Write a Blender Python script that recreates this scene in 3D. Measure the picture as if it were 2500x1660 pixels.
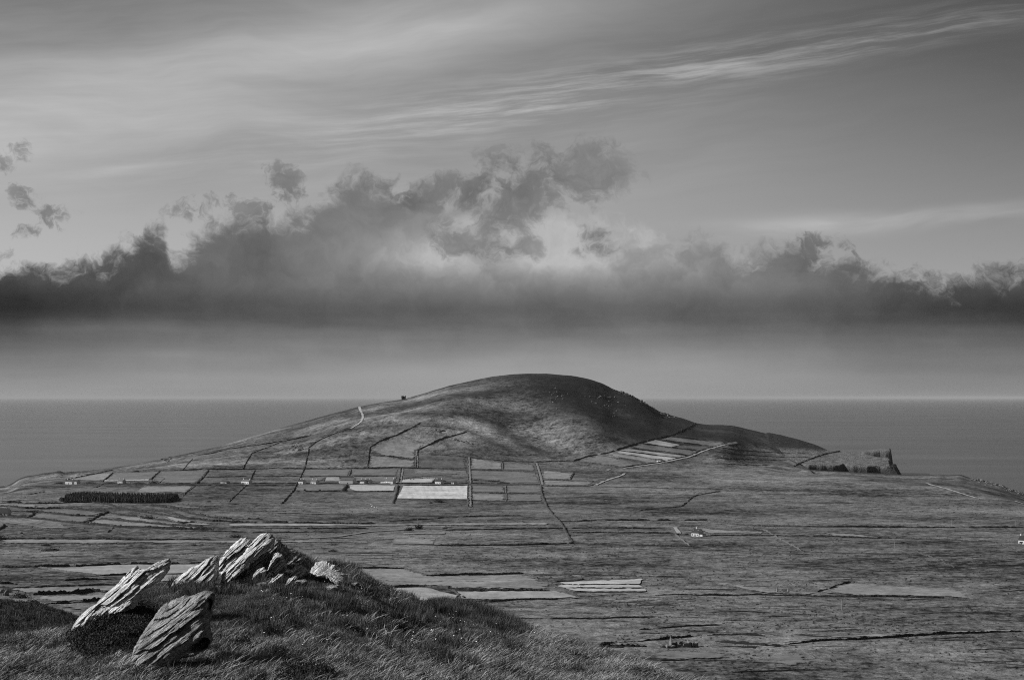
# Coastal hill above a farmed valley, seen across a rocky grass knoll (monochrome photograph)
import bpy, bmesh, math, random
import numpy as np
from mathutils import Vector, noise as mnoise

for o in list(bpy.data.objects):
    bpy.data.objects.remove(o)
SC = bpy.context.scene
COL = SC.collection

# ------------------------------------------------------------------ camera
# level camera on a 170 m hilltop, looking along +Y, the horizon set by a lens shift
F, ZC, V0, UC = 4500.0, 170.0, 970.0, 1250.0        # focal length, eye height, horizon row, centre column (2500 px wide photograph)
cam = bpy.data.cameras.new('camera')
cam.sensor_fit = 'HORIZONTAL'; cam.sensor_width = 36.0
cam.lens = 36.0 * F / 2500.0
cam.shift_y = (V0 - 830.0) / 2500.0
cam.clip_start = 0.5; cam.clip_end = 600000.0
camo = bpy.data.objects.new('camera', cam); COL.objects.link(camo)
camo.location = (0, 0, ZC); camo.rotation_euler = (math.pi / 2, 0, 0)
SC.camera = camo

SUN_EL, SUN_AZ = math.radians(33), math.radians(-80)  # azimuth measured from +Y towards +X: left and a little beyond the hill
sl = bpy.data.lights.new('sun', 'SUN'); sl.energy = 5.0; sl.angle = math.radians(0.5); sl.color = (1, 1, 1)
slo = bpy.data.objects.new('sun', sl); COL.objects.link(slo)
sdir = Vector((math.sin(SUN_AZ) * math.cos(SUN_EL), math.cos(SUN_AZ) * math.cos(SUN_EL), math.sin(SUN_EL)))
slo.rotation_euler = (-sdir).to_track_quat('-Z', 'Y').to_euler()
slo.location = (-200, 100, 500)

vs = SC.view_settings
SC.display_settings.display_device = 'sRGB'
vs.view_transform = 'Standard'; vs.look = 'None'; vs.exposure = 0.0; vs.gamma = 1.0; vs.use_curve_mapping = False
SC.render.engine = 'CYCLES'
SC.cycles.max_bounces = 3; SC.cycles.diffuse_bounces = 1; SC.cycles.glossy_bounces = 1; SC.cycles.transparent_max_bounces = 6
SC.cycles.use_denoising = False
SC.cycles.pixel_filter_type = 'BLACKMAN_HARRIS'; SC.cycles.filter_width = 1.1

# ------------------------------------------------------------------ node helper
class S:
    """a float socket with arithmetic"""
    def __init__(s, nt, sock): s.nt, s.k = nt, sock
    def _m(s, op, *a, clamp=False):
        n = s.nt.nodes.new('ShaderNodeMath'); n.operation = op; n.use_clamp = clamp
        for i, x in enumerate((s,) + a):
            if isinstance(x, S): s.nt.links.new(x.k, n.inputs[i])
            else: n.inputs[i].default_value = x
        return S(s.nt, n.outputs[0])
    def __add__(s, o): return s._m('ADD', o)
    __radd__ = __add__
    def __mul__(s, o): return s._m('MULTIPLY', o)
    __rmul__ = __mul__
    def __sub__(s, o): return s._m('SUBTRACT', o)
    def __rsub__(s, o): return (s * -1.0) + o
    def __truediv__(s, o): return s._m('DIVIDE', o)
    def __pow__(s, o): return s._m('POWER', o)
    def max(s, o): return s._m('MAXIMUM', o)
    def min(s, o): return s._m('MINIMUM', o)
    def sin(s): return s._m('SINE')
    def exp(s): return s._m('EXPONENT')
    def abs(s): return s._m('ABSOLUTE')
    def sat(s): return s._m('MULTIPLY', 1.0, clamp=True)
    def ss(s, a, b):
        n = s.nt.nodes.new('ShaderNodeMapRange'); n.interpolation_type = 'SMOOTHSTEP'
        s.nt.links.new(s.k, n.inputs[0]); n.inputs[1].default_value = a; n.inputs[2].default_value = b
        return S(s.nt, n.outputs[0])
    def mix(s, a, b):                       # a where s = 0, b where s = 1
        d = (b - a) if isinstance(b, S) else ((a * -1.0) + b if isinstance(a, S) else b - a)
        return s * d + a

def vec(nt, x, y, z=0.0):
    n = nt.nodes.new('ShaderNodeCombineXYZ')
    for i, c in enumerate((x, y, z)):
        if isinstance(c, S): nt.links.new(c.k, n.inputs[i])
        else: n.inputs[i].default_value = c
    return n.outputs[0]

def noise(nt, v, scale=1.0, detail=4.0, rough=0.5, lac=2.0, dist=0.0, typ='FBM', dim='3D'):
    n = nt.nodes.new('ShaderNodeTexNoise'); n.noise_dimensions = dim
    n.noise_type = typ
    nt.links.new(v, n.inputs['Vector'])
    for k, x in (('Scale', scale), ('Detail', detail), ('Roughness', rough), ('Lacunarity', lac), ('Distortion', dist)):
        n.inputs[k].default_value = x
    return S(nt, n.outputs[0])

def sep(nt, v):
    n = nt.nodes.new('ShaderNodeSeparateXYZ'); nt.links.new(v, n.inputs[0])
    return [S(nt, o) for o in n.outputs]

# ------------------------------------------------------------------ sky
W = bpy.data.worlds.new('World'); SC.world = W; W.use_nodes = True
W.cycles.sampling_method = 'MANUAL'; W.cycles.sample_map_resolution = 512
nt = W.node_tree; nt.nodes.clear()
def sky_pt(u, v):                            # photograph column/row -> the sky's own angles (row and column units)
    az = math.atan((u - UC) / F); el = math.atan((V0 - v) / F * math.cos(az))
    return UC + F * az, V0 - F * el
tc = nt.nodes.new('ShaderNodeTexCoord')
dx, dy, dz = sep(nt, tc.outputs['Generated'])
A = dx._m('ARCTAN2', dy) * F + UC            # azimuth
E = V0 - dz._m('ARCSINE') * F                # elevation, measured downwards
sk = nt.nodes.new('ShaderNodeTexSky'); sk.sky_type = 'NISHITA'; sk.sun_disc = False
sk.sun_elevation = SUN_EL; sk.sun_rotation = SUN_AZ
sk.altitude = 170; sk.air_density = 1.0; sk.dust_density = 1.2; sk.ozone_density = 1.0
cr = nt.nodes.new('ShaderNodeSeparateColor'); nt.links.new(sk.outputs[0], cr.inputs[0])
red = S(nt, cr.outputs[0]); blu = S(nt, cr.outputs[2])
lum = (red * 0.8 + S(nt, cr.outputs[1]) * 0.2) * 0.1           # an orange filter, as in black and white film
P = (lum * 0.95) ** (1 / 2.2)                # perceived tone of the clear sky
def n2(x, y, seed, detail, rough):           # two-dimensional cloud noise
    return noise(nt, vec(nt, x + seed * 13.7, y + seed * 7.3), 1, detail, rough, dim='2D')
def gauss(a0, e0, ra, re, rot=0.0):
    a0, e0 = sky_pt(a0, e0)
    x = A - a0; y = E - e0
    if rot:
        c, s_ = math.cos(rot), math.sin(rot)
        x, y = x * c + y * s_, y * c - x * s_
    x = x * (1 / ra); y = y * (1 / re)
    return (x * x + y * y) * -1.0
# --- high cirrus: long streaks rising to the right
def rot2(ang):
    c, s_ = math.cos(ang), math.sin(ang)
    return A * c + E * s_, E * c - A * s_
lx, ly = rot2(-0.12)
wob = n2(A * 0.0014, E * 0.0022, 3.0, 3, 0.5)
soft = n2(lx * 0.0009, ly * 0.0056 + wob * 1.4, 1.5, 5, 0.55)
hi = E.ss(640, 330)                          # only high up
b1 = ((gauss(560, 150, 1100, 95, -0.16)).exp())
b2 = ((gauss(300, 330, 700, 45, -0.10)).exp()) * 0.55
b3 = ((gauss(1240, 20, 420, 70, -0.2)).exp()) * 0.5
P = P + (soft - 0.5) * hi * (A.ss(2300, 900) * 0.15 + 0.05) + (b1 * 0.115 + b2 * 0.10 + b3 * 0.12) * (soft * 0.8 + 0.6)
P = P - ((gauss(1560, 170, 560, 75, -0.12)).exp()) * 0.05
gx, gy = rot2(-0.10)
fib = n2(gx * 0.0026, gy * 0.042 + wob * 2.2, 7.0, 6, 0.66)
fib2 = n2(gx * 0.0016, gy * 0.011 + wob * 2.0, 17.0, 4, 0.5)
P = P + (fib - 0.5) * hi * (A.ss(2300, 900) * 0.04 + 0.01)
band = ((gauss(1420, 228, 620, 56, -0.175)).exp()) + ((gauss(1980, 125, 520, 46, -0.15)).exp()) * 0.65 + ((gauss(2450, 38, 420, 30, -0.14)).exp()) * 0.7
P = P + band * (fib.ss(0.36, 0.72) * 0.66 + 0.10) * (fib2.ss(0.25, 0.62) * 0.6 + 0.4) * 0.22
rb = ((gauss(2150, 540, 420, 26, -0.05)).exp()) + ((gauss(330, 412, 140, 14, -0.12)).exp()) * 0.5
P = P + rb * fib2.ss(0.3, 0.65) * (fib * 0.6 + 0.5) * 0.15
P = P + ((gauss(420, 862, 100, 12, 0.0)).exp()) * 0.05
# glow low over the sea, where the air is thick
P = P + ((gauss(1330, 950, 620, 150)).exp()) * 0.085 + E.ss(820, 970) * 0.015
P = P - A.ss(1250, 2750) * E.ss(960, 150) * 0.15 - A.ss(500, -300) * E.ss(500, 0) * 0.06 - E.ss(420, -40) * 0.045
# --- cumulus bank
w1 = n2(A * 0.007, E * 0.007, 4.0, 4, 0.6)
w2 = n2(A * 0.007, E * 0.007, 44.0, 4, 0.6)
fb = n2(A * 0.0120 + w1 * 1.5, E * 0.0140 + w2 * 1.5, 9.0, 8, 0.66)
fc = n2(A * 0.0034 + w1 * 0.6, E * 0.0044 + w2 * 0.6, 21.0, 6, 0.55)
TOP = [(-700, 640), (-300, 660), (0, 650), (53, 640), (106, 652), (228, 640), (265, 622), (286, 600), (317, 602), (345, 570), (370, 552), (400, 560), (423, 604),
       (476, 590), (529, 540), (582, 528), (635, 530), (714, 524), (767, 492), (794, 468), (850, 446), (900, 440), (979, 462), (1058, 478), (1120, 470),
       (1190, 452), (1260, 450), (1330, 470), (1400, 500), (1504, 540), (1567, 552), (1620, 580), (1673, 596), (1700, 586), (1726, 576), (1769, 588), (1811, 622), (1850, 606),
       (1885, 594), (1938, 588), (1980, 615), (2070, 636), (2150, 662), (2203, 668), (2282, 680), (2335, 684), (2388, 664), (2500, 660), (2800, 640), (3300, 660)]
fcv = nt.nodes.new('ShaderNodeFloatCurve')
cu = fcv.mapping.curves[0]
x0, x1, y0, y1 = -700.0, 3300.0, 300.0, 1000.0
pts = [((sky_pt(u, v)[0] - x0) / (x1 - x0), (sky_pt(u, v)[1] - y0) / (y1 - y0)) for u, v in TOP]
cu.points[0].location = pts[0]; cu.points[1].location = pts[-1]
for p in pts[1:-1]: cu.points.new(*p)
fcv.mapping.update()
nt.links.new(((A - x0) / (x1 - x0)).k, fcv.inputs['Value'])
T = S(nt, fcv.outputs[0]) * (y1 - y0) + y0
dep = E - T                                   # rows below the top of the bank
den = dep * (1 / 50.0) + (fb - 0.5) * 3.6 + 0.12
al = den.ss(-0.35, 1.0)
# ragged free scraps above the bank
def puff(u, v, ra, re, k=1.0, rot=0.0):
    return (gauss(u, v, ra, re, rot) + 1.0) * k
def cluster(spots):
    f_ = None
    for a in spots: f_ = puff(*a) if f_ is None else f_.max(puff(*a))
    return f_
pf = cluster(((1320, 440, 200, 84), (1455, 418, 120, 78), (1240, 520, 120, 105), (1180, 470, 130, 60), (1060, 470, 150, 50), (1100, 585, 66, 62), (1455, 590, 66, 44), (1215, 615, 84, 52), (1290, 600, 60, 40)))
ps = cluster(((700, 440, 58, 52), (715, 470, 70, 26), (42, 358, 40, 36), (8, 402, 34, 30), (62, 478, 40, 34), (140, 532, 74, 30), (60, 562, 52, 22), (470, 508, 72, 30), (600, 500, 90, 32), (2010, 600, 90, 28)))
al2 = (pf.max(-3.0) * 1.15 + (fb - 0.5) * 5.6 - 0.05).ss(-0.15, 1.5) * 0.84
al2 = al2.max((ps.max(-3.0) + (fb - 0.5) * 8.0 - 0.20).ss(0.0, 1.5) * 0.75)
# bright openings in the bank, where the far sky shows
op = (gauss(1040, 620, 95, 62)).exp() * 1.1 + (gauss(1140, 535, 110, 40, 0.3)).exp() * 0.6 + (gauss(1510, 596, 220, 84)).exp() * 1.25 + (gauss(1330, 560, 160, 60)).exp() * 0.6
op = op + (gauss(1290, 640, 330, 46)).exp() * 0.55
band_n = n2(A * 0.0011, E * 0.010, 2.0, 4, 0.5)
bot = ((985.0 - E - (band_n - 0.5) * 60.0) * (1 / 195.0)).sat() * (1.0 - (E + (band_n - 0.5) * 50.0).ss(760, 830) * 0.15)                          # the bank's base melts into the haze
flat = E.ss(690, 760)                         # lower half: smooth flat base
side = (((A - 1330.0) * (1 / 1300.0)) ** 2.0).min(1.0)
core = 0.45 - side * 0.19 + (fc - 0.5) * 0.24 * (1.0 - flat * 0.5) + (fb - 0.5) * 0.05
core = core - flat * 0.08 + (gauss(1150, 590, 620, 130)).exp() * 0.085
core = core + (band_n - 0.5) * 0.10 * flat
opk = (op * (fc.ss(0.30, 0.66) * 0.75 + 0.32)).min(1.0) * (1.0 - E.ss(650, 742))
edge = (1.0 - den.ss(0.3, 1.5)) * 0.035
core = core + edge
core = opk.mix(core, 0.715 + (fb - 0.5) * 0.12)
alpha = (al * bot).min(1.0)
P = alpha.mix(P, core)
dark2 = 0.425 + (fb - 0.5) * 0.26 + (fc - 0.5) * 0.35
P = (al2 * (1.0 - E.ss(620, 720))).mix(P, dark2 + 0.02)
low = E.ss(800, 960)
P = P.max(0.05)
out = (P ** 2.2) * 10.0
bg = nt.nodes.new('ShaderNodeBackground'); bg.inputs['Strength'].default_value = 0.1
nt.links.new(out.k, bg.inputs['Color'])
wo = nt.nodes.new('ShaderNodeOutputWorld'); nt.links.new(bg.outputs[0], wo.inputs['Surface'])
# ------------------------------------------------------------------ numeric helpers
def _hash(ix, iy, seed):
    h = (ix.astype(np.int64) * 374761393 + iy.astype(np.int64) * 668265263 + seed * 974634777) & 0xFFFFFFFF
    h = ((h ^ (h >> 13)) * 1274126177) & 0xFFFFFFFF
    h = (h ^ (h >> 16)) & 0xFFFFFFFF
    return h.astype(np.float64) / 4294967295.0
def vnoise(x, y, seed=0):                      # value noise, about -1..1
    x = np.asarray(x, float); y = np.asarray(y, float)
    x, y = np.broadcast_arrays(x, y)
    ix = np.floor(x); iy = np.floor(y); fx = x - ix; fy = y - iy
    fx = fx * fx * fx * (fx * (fx * 6 - 15) + 10); fy = fy * fy * fy * (fy * (fy * 6 - 15) + 10)
    a = _hash(ix, iy, seed); b = _hash(ix + 1, iy, seed); c = _hash(ix, iy + 1, seed); d = _hash(ix + 1, iy + 1, seed)
    return ((a + (b - a) * fx) * (1 - fy) + (c + (d - c) * fx) * fy) * 2 - 1
def fbm(x, y, seed=0, octs=4, gain=0.5):
    s = 0; a = 1.0; t = 0
    for k in range(octs):
        s = s + a * vnoise(x * 2 ** k + 17.3 * k, y * 2 ** k - 9.1 * k, seed + k); t += a; a *= gain
    return s / t
def sst(a, b, x):
    t = np.clip((x - a) / (b - a), 0, 1); return t * t * (3 - 2 * t)
def tab(u, pts, smooth=0):
    xs = [p[0] for p in pts]; ys = [p[1] for p in pts]
    if not smooth: return np.interp(u, xs, ys)
    s = 0
    for d in (-1.0, -0.5, 0.0, 0.5, 1.0): s = s + np.interp(np.asarray(u) + d * smooth, xs, ys)
    return s / 5

def mesh_obj(name, verts, faces, mat=None, parent=None, smooth=False):
    me = bpy.data.meshes.new(name)
    me.from_pydata([tuple(v) for v in verts], [], faces)
    if smooth: me.polygons.foreach_set('use_smooth', [True] * len(me.polygons))
    me.update()
    o = bpy.data.objects.new(name, me); COL.objects.link(o)
    if mat: me.materials.append(mat)
    if parent: o.parent = parent
    return o
def grid_obj(name, X, Y, Z, mat=None, attrs=None):     # a smooth sheet from 2-D arrays
    r, c = X.shape
    me = bpy.data.meshes.new(name)
    co = np.stack([X, Y, Z], -1).reshape(-1, 3).astype(np.float32)
    idx = np.arange(r * c).reshape(r, c)
    q = np.stack([idx[:-1, :-1], idx[:-1, 1:], idx[1:, 1:], idx[1:, :-1]], -1).reshape(-1, 4).astype(np.int32)
    n = len(q)
    me.vertices.add(r * c); me.vertices.foreach_set('co', co.ravel())
    me.loops.add(n * 4); me.loops.foreach_set('vertex_index', q.ravel())
    me.polygons.add(n); me.polygons.foreach_set('loop_start', np.arange(n, dtype=np.int32) * 4)
    me.polygons.foreach_set('use_smooth', np.ones(n, bool))
    for k, a in (attrs or {}).items():
        at = me.attributes.new(k, 'FLOAT', 'POINT'); at.data.foreach_set('value', a.astype(np.float32).ravel())
    me.update(calc_edges=True)
    o = bpy.data.objects.new(name, me); COL.objects.link(o)
    if mat: me.materials.append(mat)
    return o
def empty(name, loc, rz=0.0):
    o = bpy.data.objects.new(name, None); COL.objects.link(o); o.location = loc; o.rotation_euler = (0, 0, rz)
    o.empty_display_size = 0.1
    return o
def tag(o, label=None, cat=None, group=None, kind=None):
    for k, x in (('label', label), ('category', cat), ('group', group), ('kind', kind)):
        if x: o[k] = x
    return o

# ------------------------------------------------------------------ shape of the land
SIL = [(-900, 1190), (-300, 1188), (0, 1187), (17, 1185.5), (26, 1181.5), (36, 1176), (42, 1170.5), (52, 1166), (66, 1161.5), (81, 1160), (105, 1155.5), (127, 1152.5), (145, 1150), (156, 1153.5), (170, 1152.5), (212, 1149), (240, 1146.5), (322, 1133.5), (400, 1119), (470, 1104), (540, 1088), (620, 1064), (680, 1046),
       (760, 1024), (820, 1007), (880, 992), (935, 982), (985, 974.5), (1040, 959), (1100, 941), (1150, 930), (1200, 920), (1250, 914), (1290, 912), (1340, 913), (1400, 918), (1440, 926), (1470, 936),
       (1500, 951), (1535, 963), (1565, 978), (1590, 992), (1612, 1006), (1640, 1014), (1670, 1022), (1700, 1033), (1730, 1037), (1765, 1037), (1790, 1039), (1850, 1053), (1890, 1063), (1905, 1074), (1930, 1100), (1952, 1124),
       (1976, 1145), (2000, 1147.5), (2060, 1151), (2120, 1154), (2210, 1158.5), (2250, 1159.5), (2295, 1157.5), (2310, 1160), (2345, 1158), (2362, 1164.5), (2375, 1166), (2440, 1182), (2500, 1204), (2600, 1240), (3400, 1300)]
RIDGE_Y = [(-900, 3150), (0, 3300), (100, 3330), (270, 3450), (700, 3800), (1100, 3980), (1290, 4020), (1500, 4080), (1700, 4150), (1850, 4100), (1945, 3950), (1990, 3150), (2100, 3060), (2210, 3000), (2350, 2960), (2440, 2900), (2500, 2840), (2600, 2700), (3400, 2500)]
BASE_V = [(-900, 1240), (0, 1215), (130, 1190), (270, 1172), (400, 1152), (700, 1147), (960, 1146), (1300, 1140), (1400, 1142), (1600, 1150), (1800, 1152), (1950, 1152), (2000, 1168), (2100, 1178), (2210, 1190), (2350, 1190), (2500, 1240), (3400, 1330)]
def plain(u, Y):
    z = 38 + 15 * sst(2050, 3150, Y)
    z = z - 20 * sst(500, -50, u) * sst(2300, 3250, Y) - 22 * sst(2380, 2560, u) * sst(2250, 2850, Y) - 6 * sst(2100, 2400, u) * sst(2500, 3000, Y)
    z = z - 9 * sst(1820, 1955, u) * sst(2150, 2050, u) * sst(2650, 3150, Y)
    return z
def land(u, Y, fine=True):
    """height of the ground at direction column u and distance Y"""
    u = np.asarray(u, float); Y = np.asarray(Y, float); u, Y = np.broadcast_arrays(u, Y)
    X = (u - UC) / F * Y
    vb = tab(u, BASE_V, 60)
    zb = 38 + 15 * 1.0
    # distance of the foot of the rise: where the plain meets the row vb
    Yb = (ZC - 47.0) / (vb - V0) * F
    for _ in range(4): Yb = (ZC - plain(u, Yb)) / (vb - V0) * F
    Yr = tab(u, RIDGE_Y, 50)
    Yb = np.minimum(Yb, Yr - 60)
    vs_ = tab(u, SIL, 6)
    Zr = ZC + (V0 - vs_) / F * Yr
    s = (Y - Yb) / (Yr - Yb)
    sc = np.clip(s, 0, 1)
    prof = np.sin(np.pi / 2 * sc) ** (1.35 + 5.5 * sst(1760, 1930, u) * sst(1990, 1970, u))
    z0 = plain(u, np.minimum(Y, Yb))
    z = z0 + (Zr - z0) * prof
    # shoulders and gullies on the face of the hill
    def g(u0, s0, du, ds, a, k=0.0):
        uu = (u - u0 - k * (sc - s0)) / du; ss_ = (sc - s0) / ds
        return a * np.exp(-uu * uu - ss_ * ss_)
    w = sst(0.02, 0.18, sc) * sst(1.0, 0.8, sc)
    z = z + w * (g(1000, 0.42, 120, 0.16, 17) + g(1120, 0.56, 90, 0.14, 11) + g(840, 0.33, 110, 0.14, 8) - g(1290, 0.34, 70, 0.22, 9, -260) + g(1430, 0.30, 60, 0.25, 7, -260)
                 - g(1220, 0.62, 70, 0.16, 7, -200) + g(1330, 0.62, 60, 0.2, 6, -200) - g(720, 0.5, 70, 0.2, 4) + g(560, 0.35, 90, 0.2, 4) - g(1530, 0.5, 60, 0.3, 6, -150))
    hillw = sst(150, 500, u) * sst(2060, 1900, u)
    z = z + w * hillw * (4.6 * fbm(u / 105.0 + sc * 3.0, sc * 5.0 - u / 260.0, 31, 4, 0.55))
    # crags along the right-hand shoulder
    cr_ = sst(1480, 1510, u) * sst(1660, 1620, u) * sst(0.8, 0.93, s)
    z = z + cr_ * (5.0 * fbm(u / 9.0, Y / 26.0, 51, 4, 0.6) - 1.0)
    # small crag on the left point
    z = z + (sst(60, 130, u) * sst(260, 170, u)) * sst(0.5, 0.85, s) * (1.5 * np.abs(fbm(u / 16.0, Y / 22.0, 57, 4, 0.6)) * 2)
    back = np.clip(Y - Yr, 0, None)
    steep = np.where((u > 1966) | (u < 260), 1.6, 0.55)
    z = np.where(s > 1, Zr - back * back * 0.0008 - back * steep * sst(0, 40, back), z)
    # far-right rocky foreshore
    und = sst(900, 1300, Y) * (1 - sst(0.0, 0.25, s))
    z = z + und * 1.5 * fbm(X / 210.0, Y / 160.0, 5, 3) * sst(3300, 2600, Y) + (1 - sst(0.02, 0.3, s)) * 2.2 * sst(1900, 1300, Y) * fbm(X / 120.0, Y / 170.0, 9, 2)
    if fine:
        m = np.where(s > 0.97, 0.4, 1.0)
        z = z + m * (0.50 * fbm(X / 34.0, Y / 24.0, 11, 3) + 0.26 * fbm(X / 9.0, Y / 8.0, 15, 2) + 0.35 * sst(0.1, 0.3, s) * fbm(X / 13.0, Y / 16.0, 19, 2) + 0.45 * fbm(X / 60.0, Y / 36.0, 23, 3) * sst(2700, 2200, Y))
    return np.maximum(z, -12.0), sc, s
def H(X, Y, fine=True):
    Y = np.maximum(np.asarray(Y, float), 1.0)
    return land(UC + np.asarray(X, float) / Y * F, Y, fine)[0]

# where a line of sight meets the smooth land (tabulated by column)
_YS = np.concatenate([np.linspace(640, 2900, 1300), np.linspace(2901.5, 4250, 1200)])
_US = np.arange(-80.0, 2585.0, 4.0)
_VT = V0 + (ZC - land(_US[:, None], _YS[None, :], False)[0]) / _YS[None, :] * F
def ground_many(u, v):
    u = np.atleast_1d(np.asarray(u, float)); v = np.atleast_1d(np.asarray(v, float)); Yo = np.empty_like(u)
    for a in range(0, len(u), 2000):
        uu_ = u[a:a + 2000]; vq = v[a:a + 2000]
        c = np.clip((uu_ - _US[0]) / 4.0, 0, len(_US) - 1.001); i0 = c.astype(int); fr = (c - i0)[:, None]
        row = _VT[i0] * (1 - fr) + _VT[i0 + 1] * fr
        hit = row <= vq[:, None]; i = np.argmax(hit, 1); none = ~hit.any(1); i = np.where(none, np.argmin(row, 1), i)
        ip = np.maximum(i - 1, 0); k = np.arange(len(i)); v1 = row[k, i]; v0_ = row[k, ip]
        t = np.where((i > 0) & ~none, np.clip((v0_ - vq) / np.maximum(v0_ - v1, 1e-6), 0, 1), 1.0)
        Yo[a:a + 2000] = _YS[ip] + t * (_YS[i] - _YS[ip])
    X = (u - UC) / F * Yo
    return X, Yo, H(X, Yo)
def ground_at(u, v):
    X, Y, Z = ground_many([u], [v]); return float(X[0]), float(Y[0]), float(Z[0])
# ------------------------------------------------------------------ materials (all monochrome)
def new_mat(name):
    m = bpy.data.materials.new(name); m.use_nodes = True
    n = m.node_tree; n.nodes.clear()
    b = n.nodes.new('ShaderNodeBsdfPrincipled'); o = n.nodes.new('ShaderNodeOutputMaterial')
    n.links.new(b.outputs[0], o.inputs['Surface'])
    b.inputs['Roughness'].default_value = 0.9
    b.inputs['Specular IOR Level'].default_value = 0.15
    return m, n, b
def position(n):
    g = n.nodes.new('ShaderNodeNewGeometry'); return sep(n, g.outputs['Position'])
def objco(n):
    g = n.nodes.new('ShaderNodeTexCoord'); return sep(n, g.outputs['Object'])
def attr(n, name):
    a = n.nodes.new('ShaderNodeAttribute'); a.attribute_name = name; return S(n, a.outputs['Fac'])
def bump(n, b, h, strength=0.6, dist=0.3):
    k = n.nodes.new('ShaderNodeBump'); k.inputs['Strength'].default_value = strength; k.inputs['Distance'].default_value = dist
    n.links.new(h.k, k.inputs['Height']); n.links.new(k.outputs[0], b.inputs['Normal'])
def plain_mat(name, tone, var=0.25, scale=1.0, rough=0.9, bmp=0.0):
    m, n, b = new_mat(name); x, y, z = position(n)
    q = noise(n, vec(n, x * scale, y * scale, z * scale), 1, 4, 0.6)
    c = tone * (1.0 + (q - 0.5) * (var * 4))
    n.links.new((c.max(0.004)).k, b.inputs['Base Color']); b.inputs['Roughness'].default_value = rough
    if bmp: bump(n, b, q, bmp, 0.2 / scale)
    return m
# moorland: heather, rushes and rough pasture
def moor_mat():
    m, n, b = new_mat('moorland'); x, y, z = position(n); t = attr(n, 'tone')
    big = noise(n, vec(n, x * (1 / 260.0), y * (1 / 170.0), 0.0), 1, 3, 0.5, dim='2D')
    mid = noise(n, vec(n, x * (1 / 70.0), y * (1 / 46.0), 0.0), 1, 5, 0.66, dim='2D')
    fin = noise(n, vec(n, x * (1 / 13.0), y * (1 / 13.0), 0.0), 1, 4, 0.62, dim='2D')
    mic = noise(n, vec(n, x * (1 / 4.5), y * (1 / 6.0), z * 0.15), 1, 3, 0.65)
    c = t * (1.02 + (big - 0.5) * 2.6 + (mid - 0.5) * 2.6 + (fin - 0.5) * 3.0 + (mic - 0.5) * 3.0)
    n.links.new(c.max(0.008).k, b.inputs['Base Color'])
    tus = noise(n, vec(n, x * (1 / 4.0), y * (1 / 4.0), z * 0.25), 1, 3, 0.6)
    bump(n, b, tus + mid * 1.5, 0.9, 1.6)
    return m
# close-cropped or mown fields
def field_mat(name, tone, rows=0.0, ang=0.0, var=0.35, rough_speck=0.0, soft=True):
    m, n, b = new_mat(name); x, y, z = position(n)
    big = noise(n, vec(n, x * (1 / 75.0), y * (1 / 60.0)), 1, 3, 0.55, dim='2D')
    mid = noise(n, vec(n, x * (1 / 30.0), y * (1 / 30.0)), 1, 5, 0.65, dim='2D')
    f = noise(n, vec(n, x * (1 / 6.0), y * (1 / 9.0)), 1, 4, 0.66, dim='2D')
    c = 1.0 + (big - 0.5) * (var * 3) + (mid - 0.5) * (var * 5) + (f - 0.5) * (var * 5)
    if rows:
        ca, sa = math.cos(ang), math.sin(ang)
        r = x * ca + y * sa
        rn = noise(n, vec(n, r * (1 / rows), (y * ca - x * sa) * (0.06 / rows)), 1, 2, 0.6, dim='2D')
        c = c + (rn - 0.5) * 2.6 * var
    if rough_speck:
        c = c + (noise(n, vec(n, x * (1 / 9.0), y * (1 / 18.0)), 1, 4, 0.7, dim='2D') - 0.5) * (rough_speck * 2)
    c = c * tone
    n.links.new(c.max(0.01).k, b.inputs['Base Color'])
    if soft:                                    # the sward thins out along its edges
        n.links.new((attr(n, 'rim') * 2.2 + (f - 0.5) * 2.4 + (mid - 0.5) * 1.2 - 0.15).ss(0.0, 0.5).k, b.inputs['Alpha'])
    bump(n, b, f, 0.5, 0.6)
    return m
def cliff_mat():                                # grass on top, bedded rock on the faces
    m, n, b = new_mat('sea_cliff'); x, y, z = position(n); t = attr(n, 'tone'); g = attr(n, 'grass')
    q_ = noise(n, vec(n, x * 0.10, y * 0.10, z * 0.42), 1, 5, 0.68); r_ = noise(n, vec(n, x * 0.45, y * 0.45, z * 0.5), 1, 3, 0.6)
    f_ = noise(n, vec(n, x * (1 / 13.0), y * (1 / 13.0)), 1, 5, 0.65, dim='2D')
    rock_ = 0.036 * (1.0 + (q_ - 0.5) * 4.5 + (r_ - 0.5) * 2.0); grass_ = t * (1.0 + (f_ - 0.5) * 3.5)
    n.links.new(g.mix(rock_, grass_).max(0.008).k, b.inputs['Base Color']); bump(n, b, q_ + r_, 1.0, 4.0)
    return m
M = {}
M['cliff'] = cliff_mat()
M['moor'] = moor_mat()
M['pasture'] = field_mat('grazed_pasture', 0.15, var=0.22)
M['pasture_dark'] = field_mat('rush_pasture', 0.10, var=0.3)
M['pasture_light'] = field_mat('pale_pasture', 0.215, var=0.24)
M['mown'] = field_mat('mown_meadow', 0.30, rows=9.0, ang=0.2, var=0.15, soft=False)
M['hay'] = field_mat('cut_hay', 0.50, rows=6.0, ang=0.06, var=0.20, soft=False)
M['stubble'] = field_mat('pale_stubble', 0.40, rows=5.0, ang=1.4, var=0.16, soft=False)
M['rough_light'] = field_mat('rough_pale_grass', 0.17, var=0.35, rough_speck=0.8)
M['ridged'] = field_mat('ridged_plot', 0.14, rows=8.0, ang=0.3, var=0.55)
M['wall'] = plain_mat('overgrown_bank', 0.058, 0.8, 0.5)
M['stonewall'] = plain_mat('dry_stone', 0.10, 0.5, 0.5)
M['hedge'] = plain_mat('hedge_leaves', 0.026, 0.35, 0.8)
M['track'] = plain_mat('gravel_track', 0.33, 0.15, 0.2)
M['lane'] = plain_mat('worn_lane', 0.20, 0.25, 0.2)
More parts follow.
